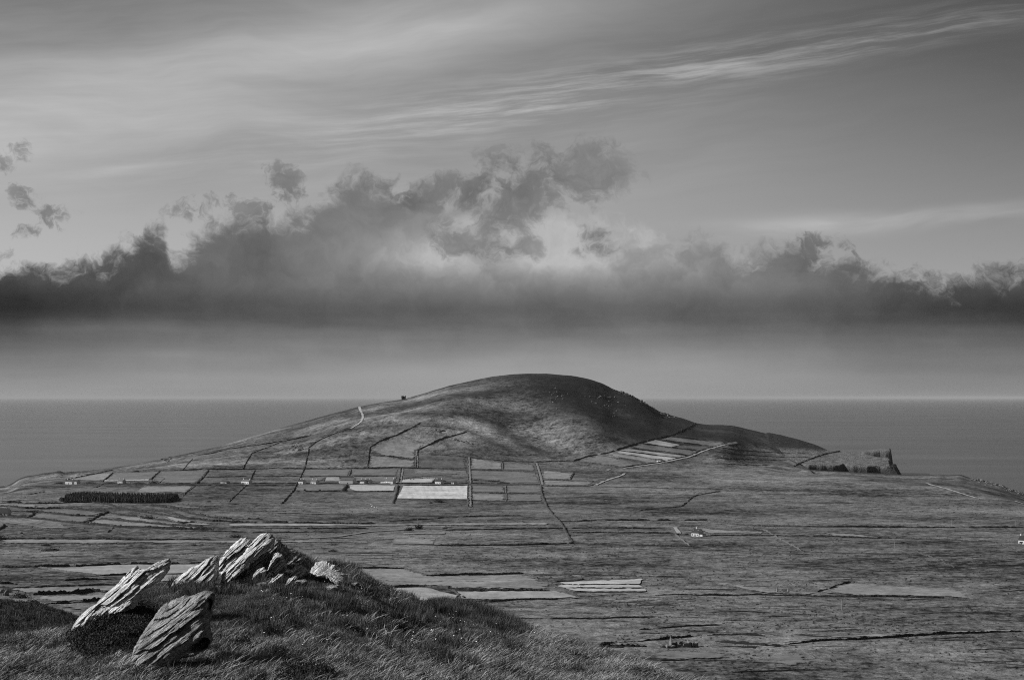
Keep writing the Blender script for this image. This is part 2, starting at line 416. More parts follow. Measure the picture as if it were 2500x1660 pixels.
M['tar'] = plain_mat('tarred_road', 0.10, 0.15, 0.2)
M['white'] = plain_mat('limewash', 0.70, 0.05, 0.6)
M['cream'] = plain_mat('weathered_render', 0.5, 0.12, 0.6)
M['slate'] = plain_mat('slate_roof', 0.045, 0.2, 0.8)
M['greyroof'] = plain_mat('grey_sheet_roof', 0.12, 0.2, 0.6)
M['glass'] = plain_mat('dark_window', 0.015, 0.05, 1.0, rough=0.2)
M['door'] = plain_mat('painted_door', 0.03, 0.1, 1.0)
M['ruin'] = plain_mat('ruined_stone', 0.17, 0.5, 0.8, bmp=0.6)
M['pole'] = plain_mat('weathered_pole', 0.34, 0.1, 1.0)
M['cow'] = plain_mat('dark_hide', 0.02, 0.2, 2.0)
M['sheep'] = plain_mat('fleece', 0.7, 0.1, 4.0)
M['conifer'] = plain_mat('conifer_needles', 0.030, 0.5, 0.5)
M['bark'] = plain_mat('bark', 0.05, 0.3, 3.0)

# ------------------------------------------------------------------ sea
def sea_mat():
    m, n, b = new_mat('sea_water'); x, y, z = position(n)
    b.inputs['Base Color'].default_value = (0.085, 0.085, 0.085, 1)
    b.inputs['IOR'].default_value = 1.40; b.inputs['Specular IOR Level'].default_value = 0.6
    st = noise(n, vec(n, x * (1 / 1500.0), y * (1 / 420.0)), 1, 5, 0.6, dim='2D')
    n.links.new((st * 0.2 + 0.18).k, b.inputs['Roughness'])
    wv = noise(n, vec(n, x * (1 / 26.0), y * (1 / 34.0)), 1, 4, 0.65, dim='2D')
    bump(n, b, wv, 0.10, 2.0)
    return m
bm_v = [(0, 0, 0)] + [(math.cos(a) * 420000, math.sin(a) * 420000, 0) for a in np.linspace(0, 2 * math.pi, 97)[:-1]]
sea = mesh_obj('sea', bm_v, [(0, i + 1, (i + 1) % 96 + 1) for i in range(96)], sea_mat()); tag(sea, kind='structure')

# ------------------------------------------------------------------ ground: plain and hill
nu = 800
uu = np.linspace(-420, 2920, nu)
iy = np.linspace(1 / 640.0, 1 / 2750.0, 470)
yy = np.concatenate([1 / iy, np.linspace(2755, 4180, 380), np.linspace(4190, 4700, 24)])
UU, YY = np.meshgrid(uu, yy)
ZZ, SS, SR = land(UU, YY)
XX = (UU - UC) / F * YY
# vegetation tone: rough pasture on the plain, heather and bents on the hill (streaks follow the contours)
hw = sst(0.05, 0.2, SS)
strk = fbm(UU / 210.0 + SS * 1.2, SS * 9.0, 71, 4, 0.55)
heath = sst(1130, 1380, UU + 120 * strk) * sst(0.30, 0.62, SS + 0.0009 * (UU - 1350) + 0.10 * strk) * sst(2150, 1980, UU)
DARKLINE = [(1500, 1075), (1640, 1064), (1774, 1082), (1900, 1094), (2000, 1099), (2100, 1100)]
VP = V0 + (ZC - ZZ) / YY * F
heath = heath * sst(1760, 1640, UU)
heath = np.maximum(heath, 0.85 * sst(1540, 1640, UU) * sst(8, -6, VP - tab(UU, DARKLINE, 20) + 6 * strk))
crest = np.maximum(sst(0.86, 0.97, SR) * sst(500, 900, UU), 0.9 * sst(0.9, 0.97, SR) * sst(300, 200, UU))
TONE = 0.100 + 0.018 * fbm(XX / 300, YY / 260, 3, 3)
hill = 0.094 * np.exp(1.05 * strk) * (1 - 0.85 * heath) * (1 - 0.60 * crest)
# belts of darker and paler tone that curve round the hill
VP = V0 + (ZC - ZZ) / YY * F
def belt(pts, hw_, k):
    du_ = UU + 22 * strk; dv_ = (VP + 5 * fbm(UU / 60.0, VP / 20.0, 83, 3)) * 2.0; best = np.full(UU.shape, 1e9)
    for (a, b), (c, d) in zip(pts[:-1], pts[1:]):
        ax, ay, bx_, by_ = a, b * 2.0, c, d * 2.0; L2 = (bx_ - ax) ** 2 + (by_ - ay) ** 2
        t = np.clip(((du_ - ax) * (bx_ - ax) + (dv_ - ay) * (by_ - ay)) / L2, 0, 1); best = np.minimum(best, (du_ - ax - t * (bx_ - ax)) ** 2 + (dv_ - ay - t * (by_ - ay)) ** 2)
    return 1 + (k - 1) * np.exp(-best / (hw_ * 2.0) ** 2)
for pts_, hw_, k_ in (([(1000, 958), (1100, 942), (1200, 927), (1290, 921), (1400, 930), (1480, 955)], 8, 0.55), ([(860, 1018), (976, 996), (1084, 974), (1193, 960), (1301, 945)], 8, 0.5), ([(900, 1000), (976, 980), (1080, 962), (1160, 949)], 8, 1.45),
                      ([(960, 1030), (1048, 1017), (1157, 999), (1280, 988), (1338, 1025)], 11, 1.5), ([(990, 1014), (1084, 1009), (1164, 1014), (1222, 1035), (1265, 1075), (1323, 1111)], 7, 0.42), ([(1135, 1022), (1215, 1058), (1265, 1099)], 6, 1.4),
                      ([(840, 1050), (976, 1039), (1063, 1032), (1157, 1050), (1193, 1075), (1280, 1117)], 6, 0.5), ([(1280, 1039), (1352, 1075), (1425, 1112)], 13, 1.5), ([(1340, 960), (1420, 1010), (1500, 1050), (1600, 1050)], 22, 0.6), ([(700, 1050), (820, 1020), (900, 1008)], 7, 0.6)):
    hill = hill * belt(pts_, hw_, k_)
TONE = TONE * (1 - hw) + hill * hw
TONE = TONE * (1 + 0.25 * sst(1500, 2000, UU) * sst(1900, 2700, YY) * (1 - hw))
# bare rock on the crags and along the shore
crag = sst(1470, 1510, UU) * sst(1660, 1620, UU) * sst(0.78, 0.92, SR) * sst(0.25, 0.5, fbm(UU / 5.0, YY / 14.0, 77, 3))
crag = np.maximum(crag, 0.55 * sst(70, 110, UU) * sst(270, 190, UU) * sst(0.45, 0.7, SR) * sst(0.05, 0.35, fbm(UU / 4.0, YY / 12.0, 78, 4, 0.65)))
shore = sst(2350, 2380, UU) * sst(0.90, 0.98, SR)
TONE = TONE + 0.22 * np.maximum(crag, shore * sst(-0.1, 0.3, fbm(UU / 3.0, YY / 6.0, 79, 2)))
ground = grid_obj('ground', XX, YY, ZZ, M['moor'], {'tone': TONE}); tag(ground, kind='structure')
# ------------------------------------------------------------------ headland with sea cliffs
hu = np.arange(1840, 2236, 1.4); hy = np.concatenate([np.arange(3330, 3560, 2.2), np.arange(3560, 4190, 3.5)])
HU, HY = np.meshgrid(hu, hy); HX = (HU - UC) / F * HY
Yf = tab(HU, [(1880, 3560), (1940, 3500), (1973, 3445), (2040, 3440), (2050, 3445), (2060, 3490), (2072, 3452), (2083, 3440), (2117, 3425), (2150, 3430), (2176, 3410), (2240, 3400)])
Yf = Yf + 5 * fbm(HU / 34.0, 0 * HU, 101, 3)
topv_f, topv_b = 1139.0, 1103.0
ztop = tab(HY, [(3330, 42.0), (3440, 42.0), (3560, 47.0), (3700, 51.0), (3900, 56.0), (4190, 22.0)])
tail = ZC + (V0 - tab(HU, [(1840, 1051), (1880, 1062.5), (1900, 1066.5), (1950, 1079), (1985, 1090), (2012, 1099), (2030, 1106), (2060, 1115)])) / F * 4010 - ztop
ztop = ztop + np.clip(tail, 0, 60) * sst(3540, 4010, HY) ** 1.4 * sst(4190, 4040, HY)
ztop = ztop + 5 * sst(2050, 1985, HU) * sst(3440, 3600, HY) - 14 * sst(1880, 1850, HU)
zg_ = land(np.full(len(hy), 1956.0), hy, False)[0][:, None]
ztop = ztop + np.clip(zg_ - ztop, 0, 7) * sst(2050, 1960, HU) + 0.5 * fbm(HX / 22.0, HY / 22.0, 103, 3) - 2.0 * sst(2130, 2185, HU) * sst(3700, 3450, HY)
mpx = HY / F
Yk = tab(HU, [(1880, 4400), (2075, 4400), (2098, 3990), (2104, 3850), (2144, 3700), (2168, 3690), (2176, 3600), (2185, 3560)])
d1 = np.minimum(np.minimum(HY - Yf, (2186.0 - HU) * mpx), Yk - HY)
jag = 2.5 * fbm(HU / 30.0, HY / 60.0, 107, 2) + 0.7 * fbm(HU / 4.1 + HY / 23.0, HY / 9.0 - HU / 11.0, 117, 4, 0.62)
z1 = -4 + (ztop + 4) * sst(-2, 13, d1 + jag) ** 0.8
Yf2 = tab(HU, [(1880, 3990), (2098, 3985), (2120, 3945), (2150, 3940), (2160, 3905), (2183, 3900)])
zt2 = ZC + (V0 - tab(HU, [(1880, 1104), (2098, 1103), (2120, 1100), (2150, 1096.5), (2176, 1094), (2186, 1095)])) / F * 4010 - 0.02 * np.abs(HY - 4010)
d2 = np.minimum(np.minimum(HY - Yf2, (2184.0 - HU + 0.5 * fbm(HU * 0, HY / 9.0, 108, 2)) * mpx), 4160 - HY)
z2 = -4 + (zt2 + 4) * sst(-2, 11, d2 + jag) ** 0.8
z2 = np.where(HU > 2088, z2, -4)
side = np.minimum((2215.0 - HU) * mpx * 1.7, 40) + 5 * fbm(HU / 4.0, HY / 10.0, 109, 4, 0.6)
z3 = np.where((HY > Yf + 8 * fbm(HU / 5.0, HY * 0, 110, 2) - 25) & (HY < 3600), np.minimum(side, (HY - Yf + 40) * 0.9), -4)
z3 = np.where(HU > 2166, z3, -4)
HZ = np.maximum(np.maximum(z1, z2), np.maximum(z3, -4))
flat_ = sst(0.86, 0.98, np.maximum(z1 / ztop, z2 / zt2)) * (HZ >= np.maximum(z1, z2) - 0.01)
HT = 0.13 * flat_ + (0.034 + 0.03 * fbm(HU / 4.0, HY / 12.0, 111, 3)) * (1 - flat_)
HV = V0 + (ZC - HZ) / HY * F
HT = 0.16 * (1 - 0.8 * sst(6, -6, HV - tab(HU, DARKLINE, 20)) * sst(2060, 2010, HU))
headland = grid_obj('headland', HX, HY, HZ, M['cliff'], {'tone': HT, 'grass': flat_}); tag(headland, kind='structure')
def HL(u, Y):                                  # height of the headland, far below the sea elsewhere
    iu = np.interp(u, hu, np.arange(len(hu)), left=-1, right=-1); iy_ = np.interp(Y, hy, np.arange(len(hy)), left=-1, right=-1)
    ok = (iu >= 0) & (iy_ >= 0); a = np.clip(iu, 0, len(hu) - 1.001).astype(int); b = np.clip(iy_, 0, len(hy) - 1.001).astype(int); fa, fb_ = np.clip(iu - a, 0, 1), np.clip(iy_ - b, 0, 1)
    z = (HZ[b, a] * (1 - fa) + HZ[b, a + 1] * fa) * (1 - fb_) + (HZ[b + 1, a] * (1 - fa) + HZ[b + 1, a + 1] * fa) * fb_
    return np.where(ok, z, -50.0)
_Hland = H
def H(X, Y, fine=True):
    Y = np.maximum(np.asarray(Y, float), 1.0); X = np.asarray(X, float)
    return np.maximum(_Hland(X, Y, fine), HL(UC + X / Y * F, Y))
_uh, _yh = np.meshgrid(_US, _YS, indexing='ij')
_VT = np.minimum(_VT, V0 + (ZC - HL(_uh, _yh)) / _yh * F)

# ------------------------------------------------------------------ fields, lanes and tracks laid over the ground
from mathutils.geometry import delaunay_2d_cdt
def world_line(pts, step_px=5.0):
    us, vs_ = [], []
    for (a, b), (c, d) in zip(pts[:-1], pts[1:]):
        n = max(1, int(math.hypot(c - a, (d - b) * 3) / step_px))
        for k in range(n): us.append(a + (c - a) * k / n); vs_.append(b + (d - b) * k / n)
    us.append(pts[-1][0]); vs_.append(pts[-1][1])
    return list(zip(*[list(map(float, q_)) for q_ in ground_many(us, vs_)]))
def resample(line, step):
    P_ = np.array([(p[0], p[1]) for p in line]); d = np.r_[0, np.cumsum(np.hypot(*np.diff(P_, axis=0).T))]
    n = max(2, int(d[-1] / step) + 1); t = np.linspace(0, d[-1], n)
    return np.interp(t, d, P_[:, 0]), np.interp(t, d, P_[:, 1])
def field(pts, mat, lift=0.6, name='field'):
    dens = []
    for (a, b), (c, d) in zip(pts, list(pts[1:]) + [pts[0]]):
        n = max(1, int(math.hypot(c - a, (d - b) * 3) / 7.0)); k_ = 0.25 + 0.9 * float(np.clip((b - 1290) / 120.0, 0, 1))
        for k in range(n):
            uu_, vv_ = a + (c - a) * k / n, b + (d - b) * k / n
            dens.append((uu_ + 1.6 * k_ * float(vnoise(uu_ / 9.0, vv_ / 3.0, 61)), vv_ + 0.9 * k_ * float(vnoise(uu_ / 9.0 + 50, vv_ / 3.0, 62))))
    ring = list(zip(*[list(map(float, q_)) for q_ in ground_many([p[0] for p in dens], [p[1] for p in dens])]))
    xy = [(p[0], p[1]) for p in ring]
    xs = [p[0] for p in xy]; ys = [p[1] for p in xy]
    step = max(6.0, math.sqrt((max(xs) - min(xs)) * (max(ys) - min(ys)) / 2600.0))
    inner = []
    for y in np.arange(min(ys) + step / 2, max(ys), step):
        for x in np.arange(min(xs) + step / 2, max(xs), step): inner.append((x, y))
    n = len(xy)
    V_, E_, F_, *_r = delaunay_2d_cdt([Vector(p) for p in xy + inner], [(i, (i + 1) % n) for i in range(n)], [], 1, 1e-4)
    vx = np.array([v.x for v in V_]); vy = np.array([v.y for v in V_])
    z = H(vx, vy) + lift
    fs = [tuple(f) for f in F_]
    used = sorted({i for f in fs for i in f}); mp = {i: k for k, i in enumerate(used)}
    RX, RY = np.array(xs), np.array(ys); ux, uy = vx[used], vy[used]
    dd = np.sqrt(np.min((ux[:, None] - RX[None]) ** 2 + (uy[:, None] - RY[None]) ** 2, axis=1)); rim = np.clip(dd / 16.0, 0, 1)
    o = mesh_obj(name, [(vx[i], vy[i], z[i]) for i in used], [tuple(mp[i] for i in f) for f in fs], mat, smooth=True)
    at_ = o.data.attributes.new('rim', 'FLOAT', 'POINT'); at_.data.foreach_set('value', rim.astype(np.float32))
    if o.data.polygons and o.data.polygons[0].normal.z < 0: o.data.flip_normals()
    return tag(o, kind='structure')
def ribbon(name, pts, width, mat, lift=0.75):
    x, y = resample(world_line(pts), 5.0)
    tx, ty = np.gradient(x), np.gradient(y); l = np.hypot(tx, ty) + 1e-9; nx, ny = -ty / l, tx / l
    w = width * (1 + 0.25 * vnoise(np.arange(len(x)) / 3.0, 0, 8))
    rows = []
    for k in (-0.5, 0.0, 0.5):
        a, b = x + nx * w * k, y + ny * w * k; rows.append(np.stack([a, b, H(a, b) + lift + (0.1 if k == 0 else 0)], -1))
    R_ = np.stack(rows, 1); n = len(x)
    o = grid_obj(name, R_[:, :, 0], R_[:, :, 1], R_[:, :, 2], mat)
    return tag(o, kind='structure')

FIELDS = [
    ('hay', [(985, 1187), (1141, 1186), (1140, 1219), (970, 1216.5)]),
    ('stubble', [(856, 1184), (964, 1186), (960, 1198.5), (870, 1199), (854, 1194)]),
    ('stubble', [(984, 1171), (1062, 1168), (1056, 1178), (979, 1178.5)]),
    ('mown', [(797, 1165), (846, 1165), (838, 1175), (793, 1175)]),
    ('pasture', [(745, 1147), (855, 1147), (848, 1162), (736, 1163)]), ('pasture', [(862, 1147), (972, 1146), (968, 1161), (858, 1161)]),
    ('pasture', [(735, 1167), (792, 1166), (788, 1174), (731, 1173)]), ('pasture', [(864, 1165), (968, 1164), (966, 1177), (870, 1174)]),
    ('pasture', [(727, 1184), (842, 1183), (838, 1198), (721, 1198)]),
    ('pasture_dark', [(985, 1147), (1139, 1149), (1140, 1156), (984, 1167)]), ('pasture_light', [(1012, 1147), (1139, 1150), (1139, 1157), (1012, 1156)]),
    ('pasture_dark', [(1085, 1172), (1140, 1170), (1141, 1179), (1084, 1179)]),
    ('pasture', [(1150, 1150), (1226, 1151), (1306, 1155), (1319, 1182), (1245, 1180), (1150, 1168)]),
    ('pasture_light', [(1150, 1119), (1222, 1128), (1225, 1146), (1150, 1145)]), ('pasture', [(1231, 1130), (1304, 1134), (1304, 1150), (1231, 1147)]),
    ('pasture', [(1153, 1186), (1230, 1186), (1231, 1203), (1153, 1202)]), ('pasture', [(1240, 1186), (1318, 1189), (1322, 1203), (1240, 1203)]),
    ('pasture_light', [(1153, 1206), (1232, 1207), (1233, 1222), (1153, 1221)]), ('pasture', [(1240, 1208), (1322, 1208), (1326, 1224), (1241, 1223)]),
    ('pasture_light', [(905, 1096), (925, 1083), (975, 1066), (1036, 1087), (1014, 1100), (1012, 1121), (972, 1116), (927, 1111)]),
    ('pasture_light', [(904, 1114), (927, 1114), (971, 1119), (1012, 1125), (1012, 1140), (902, 1141)]),
    ('pasture_dark', [(1022, 1106), (1050, 1110), (1136, 1117), (1138, 1143), (1021, 1142)]),
    ('ridged', [(757, 1126), (845, 1125), (835, 1142), (750, 1142)]),
    ('pasture_light', [(1327, 1149.5), (1398, 1156), (1391, 1169), (1328, 1170.5)]), ('pasture_light', [(1329, 1173), (1447, 1178), (1438, 1184.5), (1328, 1185.5)]),
    ('pasture_light', [(1478, 1110), (1500, 1104), (1626, 1126), (1588, 1131)]), ('stubble', [(1502, 1107), (1514, 1102), (1650, 1119), (1630, 1125)]),
    ('mown', [(1516, 1100), (1535, 1096), (1682, 1114), (1655, 1117)]), ('pasture', [(1540, 1093), (1568, 1085), (1705, 1102), (1686, 1111)]),
    ('mown', [(1572, 1082), (1600, 1075), (1660, 1086), (1640, 1092)]), ('pasture_dark', [(1645, 1092), (1665, 1087), (1752, 1094), (1710, 1100)]),
    ('pasture', [(1612, 1073), (1636, 1067), (1770, 1083), (1756, 1091)]), ('pasture', [(1410, 1126), (1468, 1113), (1576, 1132), (1522, 1140), (1484, 1136)]),
    ('pasture', [(280, 1156), (388, 1152), (370, 1170), (256, 1175)]), ('pasture', [(395, 1152), (505, 1150), (494, 1165), (478, 1180), (400, 1180), (372, 1172)]),
    ('pasture_light', [(170, 1171), (246, 1157), (272, 1156), (250, 1174)]), ('stubble', [(255, 1172.5), (365, 1169.5), (362, 1173), (254, 1175.5)]),
    ('pasture_light', [(352, 1187), (470, 1186), (455, 1203), (330, 1203)]),
    ('pasture_light', [(0, 1231), (93, 1233.5), (86, 1239.5), (0, 1234.5)]), ('pasture', [(90, 1244), (196, 1247), (240, 1253), (234, 1258.5), (169, 1256.5), (90, 1248.5)]),
    ('pasture', [(94, 1254), (169, 1261), (228, 1263), (210, 1272), (195, 1277), (135, 1270), (74, 1264)]),
    ('pasture_light', [(250, 1268), (322, 1276), (400, 1283), (520, 1291), (520, 1296), (400, 1288), (280, 1284), (207, 1278)]),
    ('pasture_light', [(298, 1261.5), (345, 1263.5), (400, 1275), (470, 1282), (470, 1287), (400, 1279), (322, 1272), (272, 1262)]),
    ('mown', [(398, 1258.5), (430, 1266), (480, 1276), (520, 1281), (470, 1280.5), (430, 1274)]),
    ('rough_light', [(0, 1266), (70, 1270), (150, 1278), (172, 1291), (115, 1291), (22, 1279), (0, 1277)]),
    ('rough_light', [(395, 1232), (470, 1236), (498, 1242), (440, 1240)]),
    ('pasture_light', [(0, 1319), (220, 1318), (400, 1320), (640, 1322), (640, 1325), (400, 1326), (120, 1327), (0, 1329)]),
    ('mown', [(118, 1388.5), (220, 1383.5), (356, 1380), (520, 1378), (510, 1399), (300, 1402), (244, 1402.5), (169, 1396)]),
    ('mown', [(392, 1406), (470, 1403), (470, 1418), (380, 1418)]),
    ('pasture_light', [(25, 1437), (152, 1434), (300, 1429), (300, 1443), (93, 1451), (60, 1450)]),
    ('pasture_light', [(76, 1457.5), (300, 1450), (300, 1462), (115, 1471)]), ('rough_light', [(135, 1480), (300, 1471), (300, 1492), (180, 1490)]),
    ('pasture_light', [(820, 1388), (990, 1390), (1043, 1408), (1253, 1404), (1283, 1403), (1312, 1414), (1346, 1427), (1345, 1440), (1104, 1437), (1043, 1431), (948, 1433), (860, 1412)]),
    ('mown', [(950, 1438), (1043, 1437), (1116, 1455), (1110, 1465), (1000, 1466)]), ('mown', [(1116, 1445), (1358, 1445), (1416, 1459.5), (1195, 1465.5), (1130, 1463)]),
    ('stubble', [(1366, 1423.5), (1569, 1414.5), (1561, 1426), (1385, 1428.5)]), ('stubble', [(1352, 1430.5), (1560, 1428.5), (1571, 1435.5), (1385, 1436)]),
    ('stubble', [(1380, 1438), (1574, 1439.5), (1578, 1444.5), (1405, 1443.5)]),
    ('pasture_light', [(1730, 1423), (1780, 1425), (1820, 1433), (1870, 1436), (1925, 1446), (1995, 1446), (1990, 1451), (1880, 1451), (1810, 1441)]),
    ('pasture_light', [(2000, 1446), (2040, 1432), (2078, 1423), (2170, 1430), (2270, 1435), (2330, 1440), (2400, 1466), (2305, 1457), (2072, 1454)]),
    ('pasture', [(650, 1246), (857, 1254), (857, 1257), (650, 1252)]), ('mown', [(560, 1279.5), (905, 1280.5), (905, 1284), (560, 1283.5)]), ('pasture_light', [(905, 1280.5), (1340, 1276), (1340, 1281), (905, 1284)]),
    ('pasture_light', [(960, 1316), (1062, 1316), (1060, 1330), (955, 1329)]), ('pasture_light', [(985, 1301), (1088, 1300), (1088, 1304), (985, 1305)]),
    ('pasture_light', [(2015, 1302), (2085, 1304), (2150, 1312), (2030, 1309)]), ('pasture_light', [(1690, 1288), (1756, 1294), (1860, 1300), (1860, 1304), (1730, 1303)]),
    ('pasture_light', [(1745, 1568), (1927, 1562), (2057, 1552), (2250, 1543), (2500, 1536), (2500, 1540), (2248, 1549), (2057, 1560), (1927, 1570)]),
    ('pasture', [(1600, 1590), (1760, 1588), (1800, 1610), (1600, 1612)]), ('pasture', [(1860, 1605), (1950, 1590), (2000, 1615), (1900, 1632)]),
    ('pasture_light', [(600, 1320), (905, 1322), (905, 1325.5), (600, 1325)]),
]
for mk, pts in FIELDS: field(pts, M[mk])

ribbon('track', [(877, 993.5), (880, 1002), (885, 1012), (886, 1020), (882, 1029.5), (872, 1038), (857, 1046.4)], 4.6, M['track'])
ribbon('road', [(0, 1188), (100, 1186.5), (210, 1184.5), (352, 1184), (472, 1183.5), (570, 1183), (722, 1182.5), (850, 1182), (973, 1182.5), (1051, 1182.5), (1150, 1182.5), (1244, 1184), (1322, 1186)], 5.0, M['tar'])
ribbon('track', [(1522, 1143.5), (1570, 1137), (1617, 1130), (1650, 1123), (1681, 1116), (1734, 1095.5), (1774, 1085), (1800, 1080.5)], 5.5, M['track'])
ribbon('track', [(1454, 1185), (1476, 1174.5), (1511, 1163.5), (1520, 1160), (1525, 1156)], 5.0, M['track'])
ribbon('track', [(2263, 1181), (2318, 1196), (2384, 1216.5), (2430, 1219), (2475, 1223.5), (2500, 1231)], 4.0, M['track'])
ribbon('track', [(650, 1321), (740, 1315), (828, 1309), (902, 1298.5), (976, 1294), (1010, 1289)], 5.0, M['lane'])
ribbon('track', [(1482, 1147), (1490, 1145), (1483, 1149), (1492, 1151)], 4.0, M['lane'])
ribbon('track', [(1648, 1289), (1654, 1296), (1658, 1303)], 4.0, M['track'])
ribbon('track', [(1144, 1117), (1145, 1146), (1147, 1181)], 5.0, M['lane']); ribbon('track', [(1147, 1186), (1147, 1237)], 5.0, M['lane'])
ribbon('track', [(982, 1144), (979, 1163), (977, 1180)], 4.5, M['lane']); ribbon('track', [(1309, 1130), (1319, 1161), (1325, 1185)], 4.0, M['lane'])
ribbon('track', [(1018, 1100), (1018, 1120), (1017.5, 1142)], 4.0, M['lane'])
ribbon('track', [(992, 1334), (991, 1357), (990, 1380)], 4.0, M['rough_light'])
# ------------------------------------------------------------------ field boundaries: one object each
rs = np.random.RandomState(4)
HS, WS = 0.72, 0.62                            # banks are low and narrow
def boundary(name, label, pts, h=2.2, w=3.0, mat='wall', cat='wall', rag=0.35, group='boundaries of the valley fields'):
    line = world_line(pts); Ym = np.mean([p[1] for p in line]); far = float(sst(1900, 2700, Ym))
    h, w = h * (HS - 0.12 * far), w * (WS - 0.16 * far); st = float(np.clip(Ym / 1300.0, 0.9, 3.0))
    x, y = resample(line, st)
    n = len(x); tx, ty = np.gradient(x), np.gradient(y); l = np.hypot(tx, ty) + 1e-9; nx, ny = -ty / l, tx / l
    sd = int(rs.randint(1, 9999)); t = np.arange(n) * st
    off = 0.5 * vnoise(t / 12.0, 0, sd) + 0.2 * vnoise(t / 4.0, 0, sd + 7); x = x + nx * off; y = y + ny * off
    hh = h * (1 + rag * (1.3 * fbm(t / 14.0, 0 * t, sd + 1, 2) + 1.1 * fbm(t / 3.0, 0 * t, sd + 3, 3, 0.8))); hh = np.clip(hh, 0.12 * h, None)
    gap = sst(0.62, 0.74, vnoise(t / 11.0, 3.3, sd + 5)); hh = hh * (1 - 0.85 * gap)
    ww = w * (1 + rag * (0.8 * fbm(t / 9.0, 0 * t, sd + 2, 2) + 0.6 * fbm(t / 3.0, 0 * t, sd + 4, 2)))
    end = np.minimum(np.minimum(t, t[-1] - t) / 6.0 + 0.25, 1.0); hh = hh * end
    prof = ((-0.55, -0.8), (-0.48, 0.25), (-0.30, 0.85), (0.0, 1.0), (0.30, 0.82), (0.48, 0.22), (0.55, -0.8))
    A_ = np.zeros((n, len(prof), 3))
    for k, (a, b) in enumerate(prof):
        px, py = x + nx * ww * a, y + ny * ww * a
        jit = 0.3 * h * rag * rs.uniform(-1, 1, n) if 0 < k < 6 else 0
        A_[:, k] = np.stack([px, py, H(px, py) + (hh * b if b > 0 else b) + jit], -1)
    o = grid_obj(name, A_[:, :, 0], A_[:, :, 1], A_[:, :, 2], M[mat])
    o.data.polygons.foreach_set('use_smooth', np.zeros(len(o.data.polygons), bool))
    return tag(o, label, cat, group)
B = lambda lab, pts, h=2.2, w=3.0, **k: boundary('field_bank', lab, pts, h, w, **k)
SW = lambda lab, pts, h=1.8, w=1.6, **k: boundary('stone_wall', lab, pts, h, w, mat='stonewall', **k)
HG = lambda lab, pts, h=2.6, w=3.4, **k: boundary('hedge', lab, pts, h, w, mat='hedge', cat='hedge', rag=0.6, **k)
B('long dark bank along the foot of the hill above all the house fields', [(278, 1153), (349, 1150), (446, 1148.6), (492, 1146), (592, 1146), (667, 1143.5), (740, 1145), (833, 1144.8), (980, 1142.5), (1060, 1144), (1141, 1147), (1228, 1148.6), (1307, 1152.8)], 2.8, 3)
B('dark roadside bank below the row of white farmhouses', [(200, 1182.5), (352, 1182.3), (472, 1181.7), (570, 1181), (722, 1180.4), (850, 1180), (973, 1180.6), (1051, 1180.5), (1150, 1180), (1244, 1181.5), (1322, 1184)], 2.2, 2.6)
B('bank on the low side of the village road left of the tallest field gap', [(200, 1186), (352, 1186), (472, 1185.5), (722, 1184.5), (842, 1184)], 1.4, 2.0)
B('dark bank along the top edge of the bright hay field', [(984, 1185), (1051, 1184.8), (1141, 1184.6)], 2.0, 2.4)
B('sloping bank from the left point up towards the hill foot', [(160, 1171.5), (242, 1155), (276, 1147)], 2.4, 3)
B('short bank closing the right end of the leftmost pale field under the hill', [(276, 1154), (250, 1176.5)], 2.4, 3)
B('bank crossing the leftmost hillside diagonally to the skyline', [(400, 1119), (468.5, 1114), (512.6, 1108), (562, 1096), (672, 1080), (690, 1076)], 2.4, 2.6)
B('kinked bank climbing the left hillside above the white longhouse', [(592, 1146), (603, 1126), (614, 1107), (650, 1094), (682, 1080), (760, 1063), (825, 1053)], 2.4, 3)
B('faint short bank on the left slope beside the kinked bank', [(446, 1148), (456, 1135), (471, 1119)], 1.6, 2)
B('long boundary climbing from the rough pasture past the ridged plot to the pale hill track', [(687, 1230.7), (700, 1216.5), (716.5, 1198), (725.4, 1180), (733.7, 1165), (743, 1143.5), (750.8, 1113), (754, 1092.7), (771, 1080), (782.5, 1074), (825, 1055), (856.6, 1046.4)], 2.4, 3)
B('curved bank enclosing the left of the pale hillside field', [(897, 1141.7), (900, 1114), (903, 1093), (922, 1080), (971, 1061), (1007, 1044), (1026, 1031.6)], 3.0, 4)
B('kinked bank enclosing the right of the pale hillside field', [(1015, 1142), (1016.5, 1120.5), (1019.6, 1099), (1047, 1086.6), (1085, 1068.7), (1140, 1055)], 3.0, 3.6)
B('thin arched bank over the brow of the lower hillside shoulder', [(1007, 1043), (1040, 1040.5), (1060, 1041), (1098, 1046), (1140, 1054), (1180, 1066)], 1.4, 1.8)
B('thin straight bank running down inside the pale hillside field', [(973, 1061), (1038.7, 1083.5)], 1.4, 1.8)
B('thin nearly level bank across the middle of the pale hillside field', [(926.5, 1112.5), (971, 1117), (1013, 1123)], 1.4, 1.8)
B('left bank of the straight double boundary right of the hay field', [(1141, 1116), (1142, 1146), (1143.5, 1181)], 2.6, 3)
B('right bank of the straight double boundary right of the hay field', [(1147, 1116), (1148.5, 1146), (1150.5, 1181)], 2.0, 2.4)
B('lower left bank of the double boundary beside the hay field', [(1143.5, 1185), (1143.5, 1237)], 2.6, 3.4)
B('lower right bank of the double boundary, on the plain pasture side', [(1150.5, 1186), (1150.5, 1238)], 2.0, 2.6)
B('left bank of the boundary that slants down from the hill foot right of centre', [(1306, 1129), (1314, 1161), (1320, 1185)], 2.4, 3)
B('right bank of the boundary that slants down from the hill foot right of centre', [(1312, 1131), (1322, 1161), (1327, 1185)], 1.8, 2)
B('long overgrown bank slanting down the open moor right of centre', [(1321, 1187), (1323, 1205.7), (1336, 1239.6), (1353, 1260.7), (1368, 1275.6), (1398, 1326)], 2.2, 5)
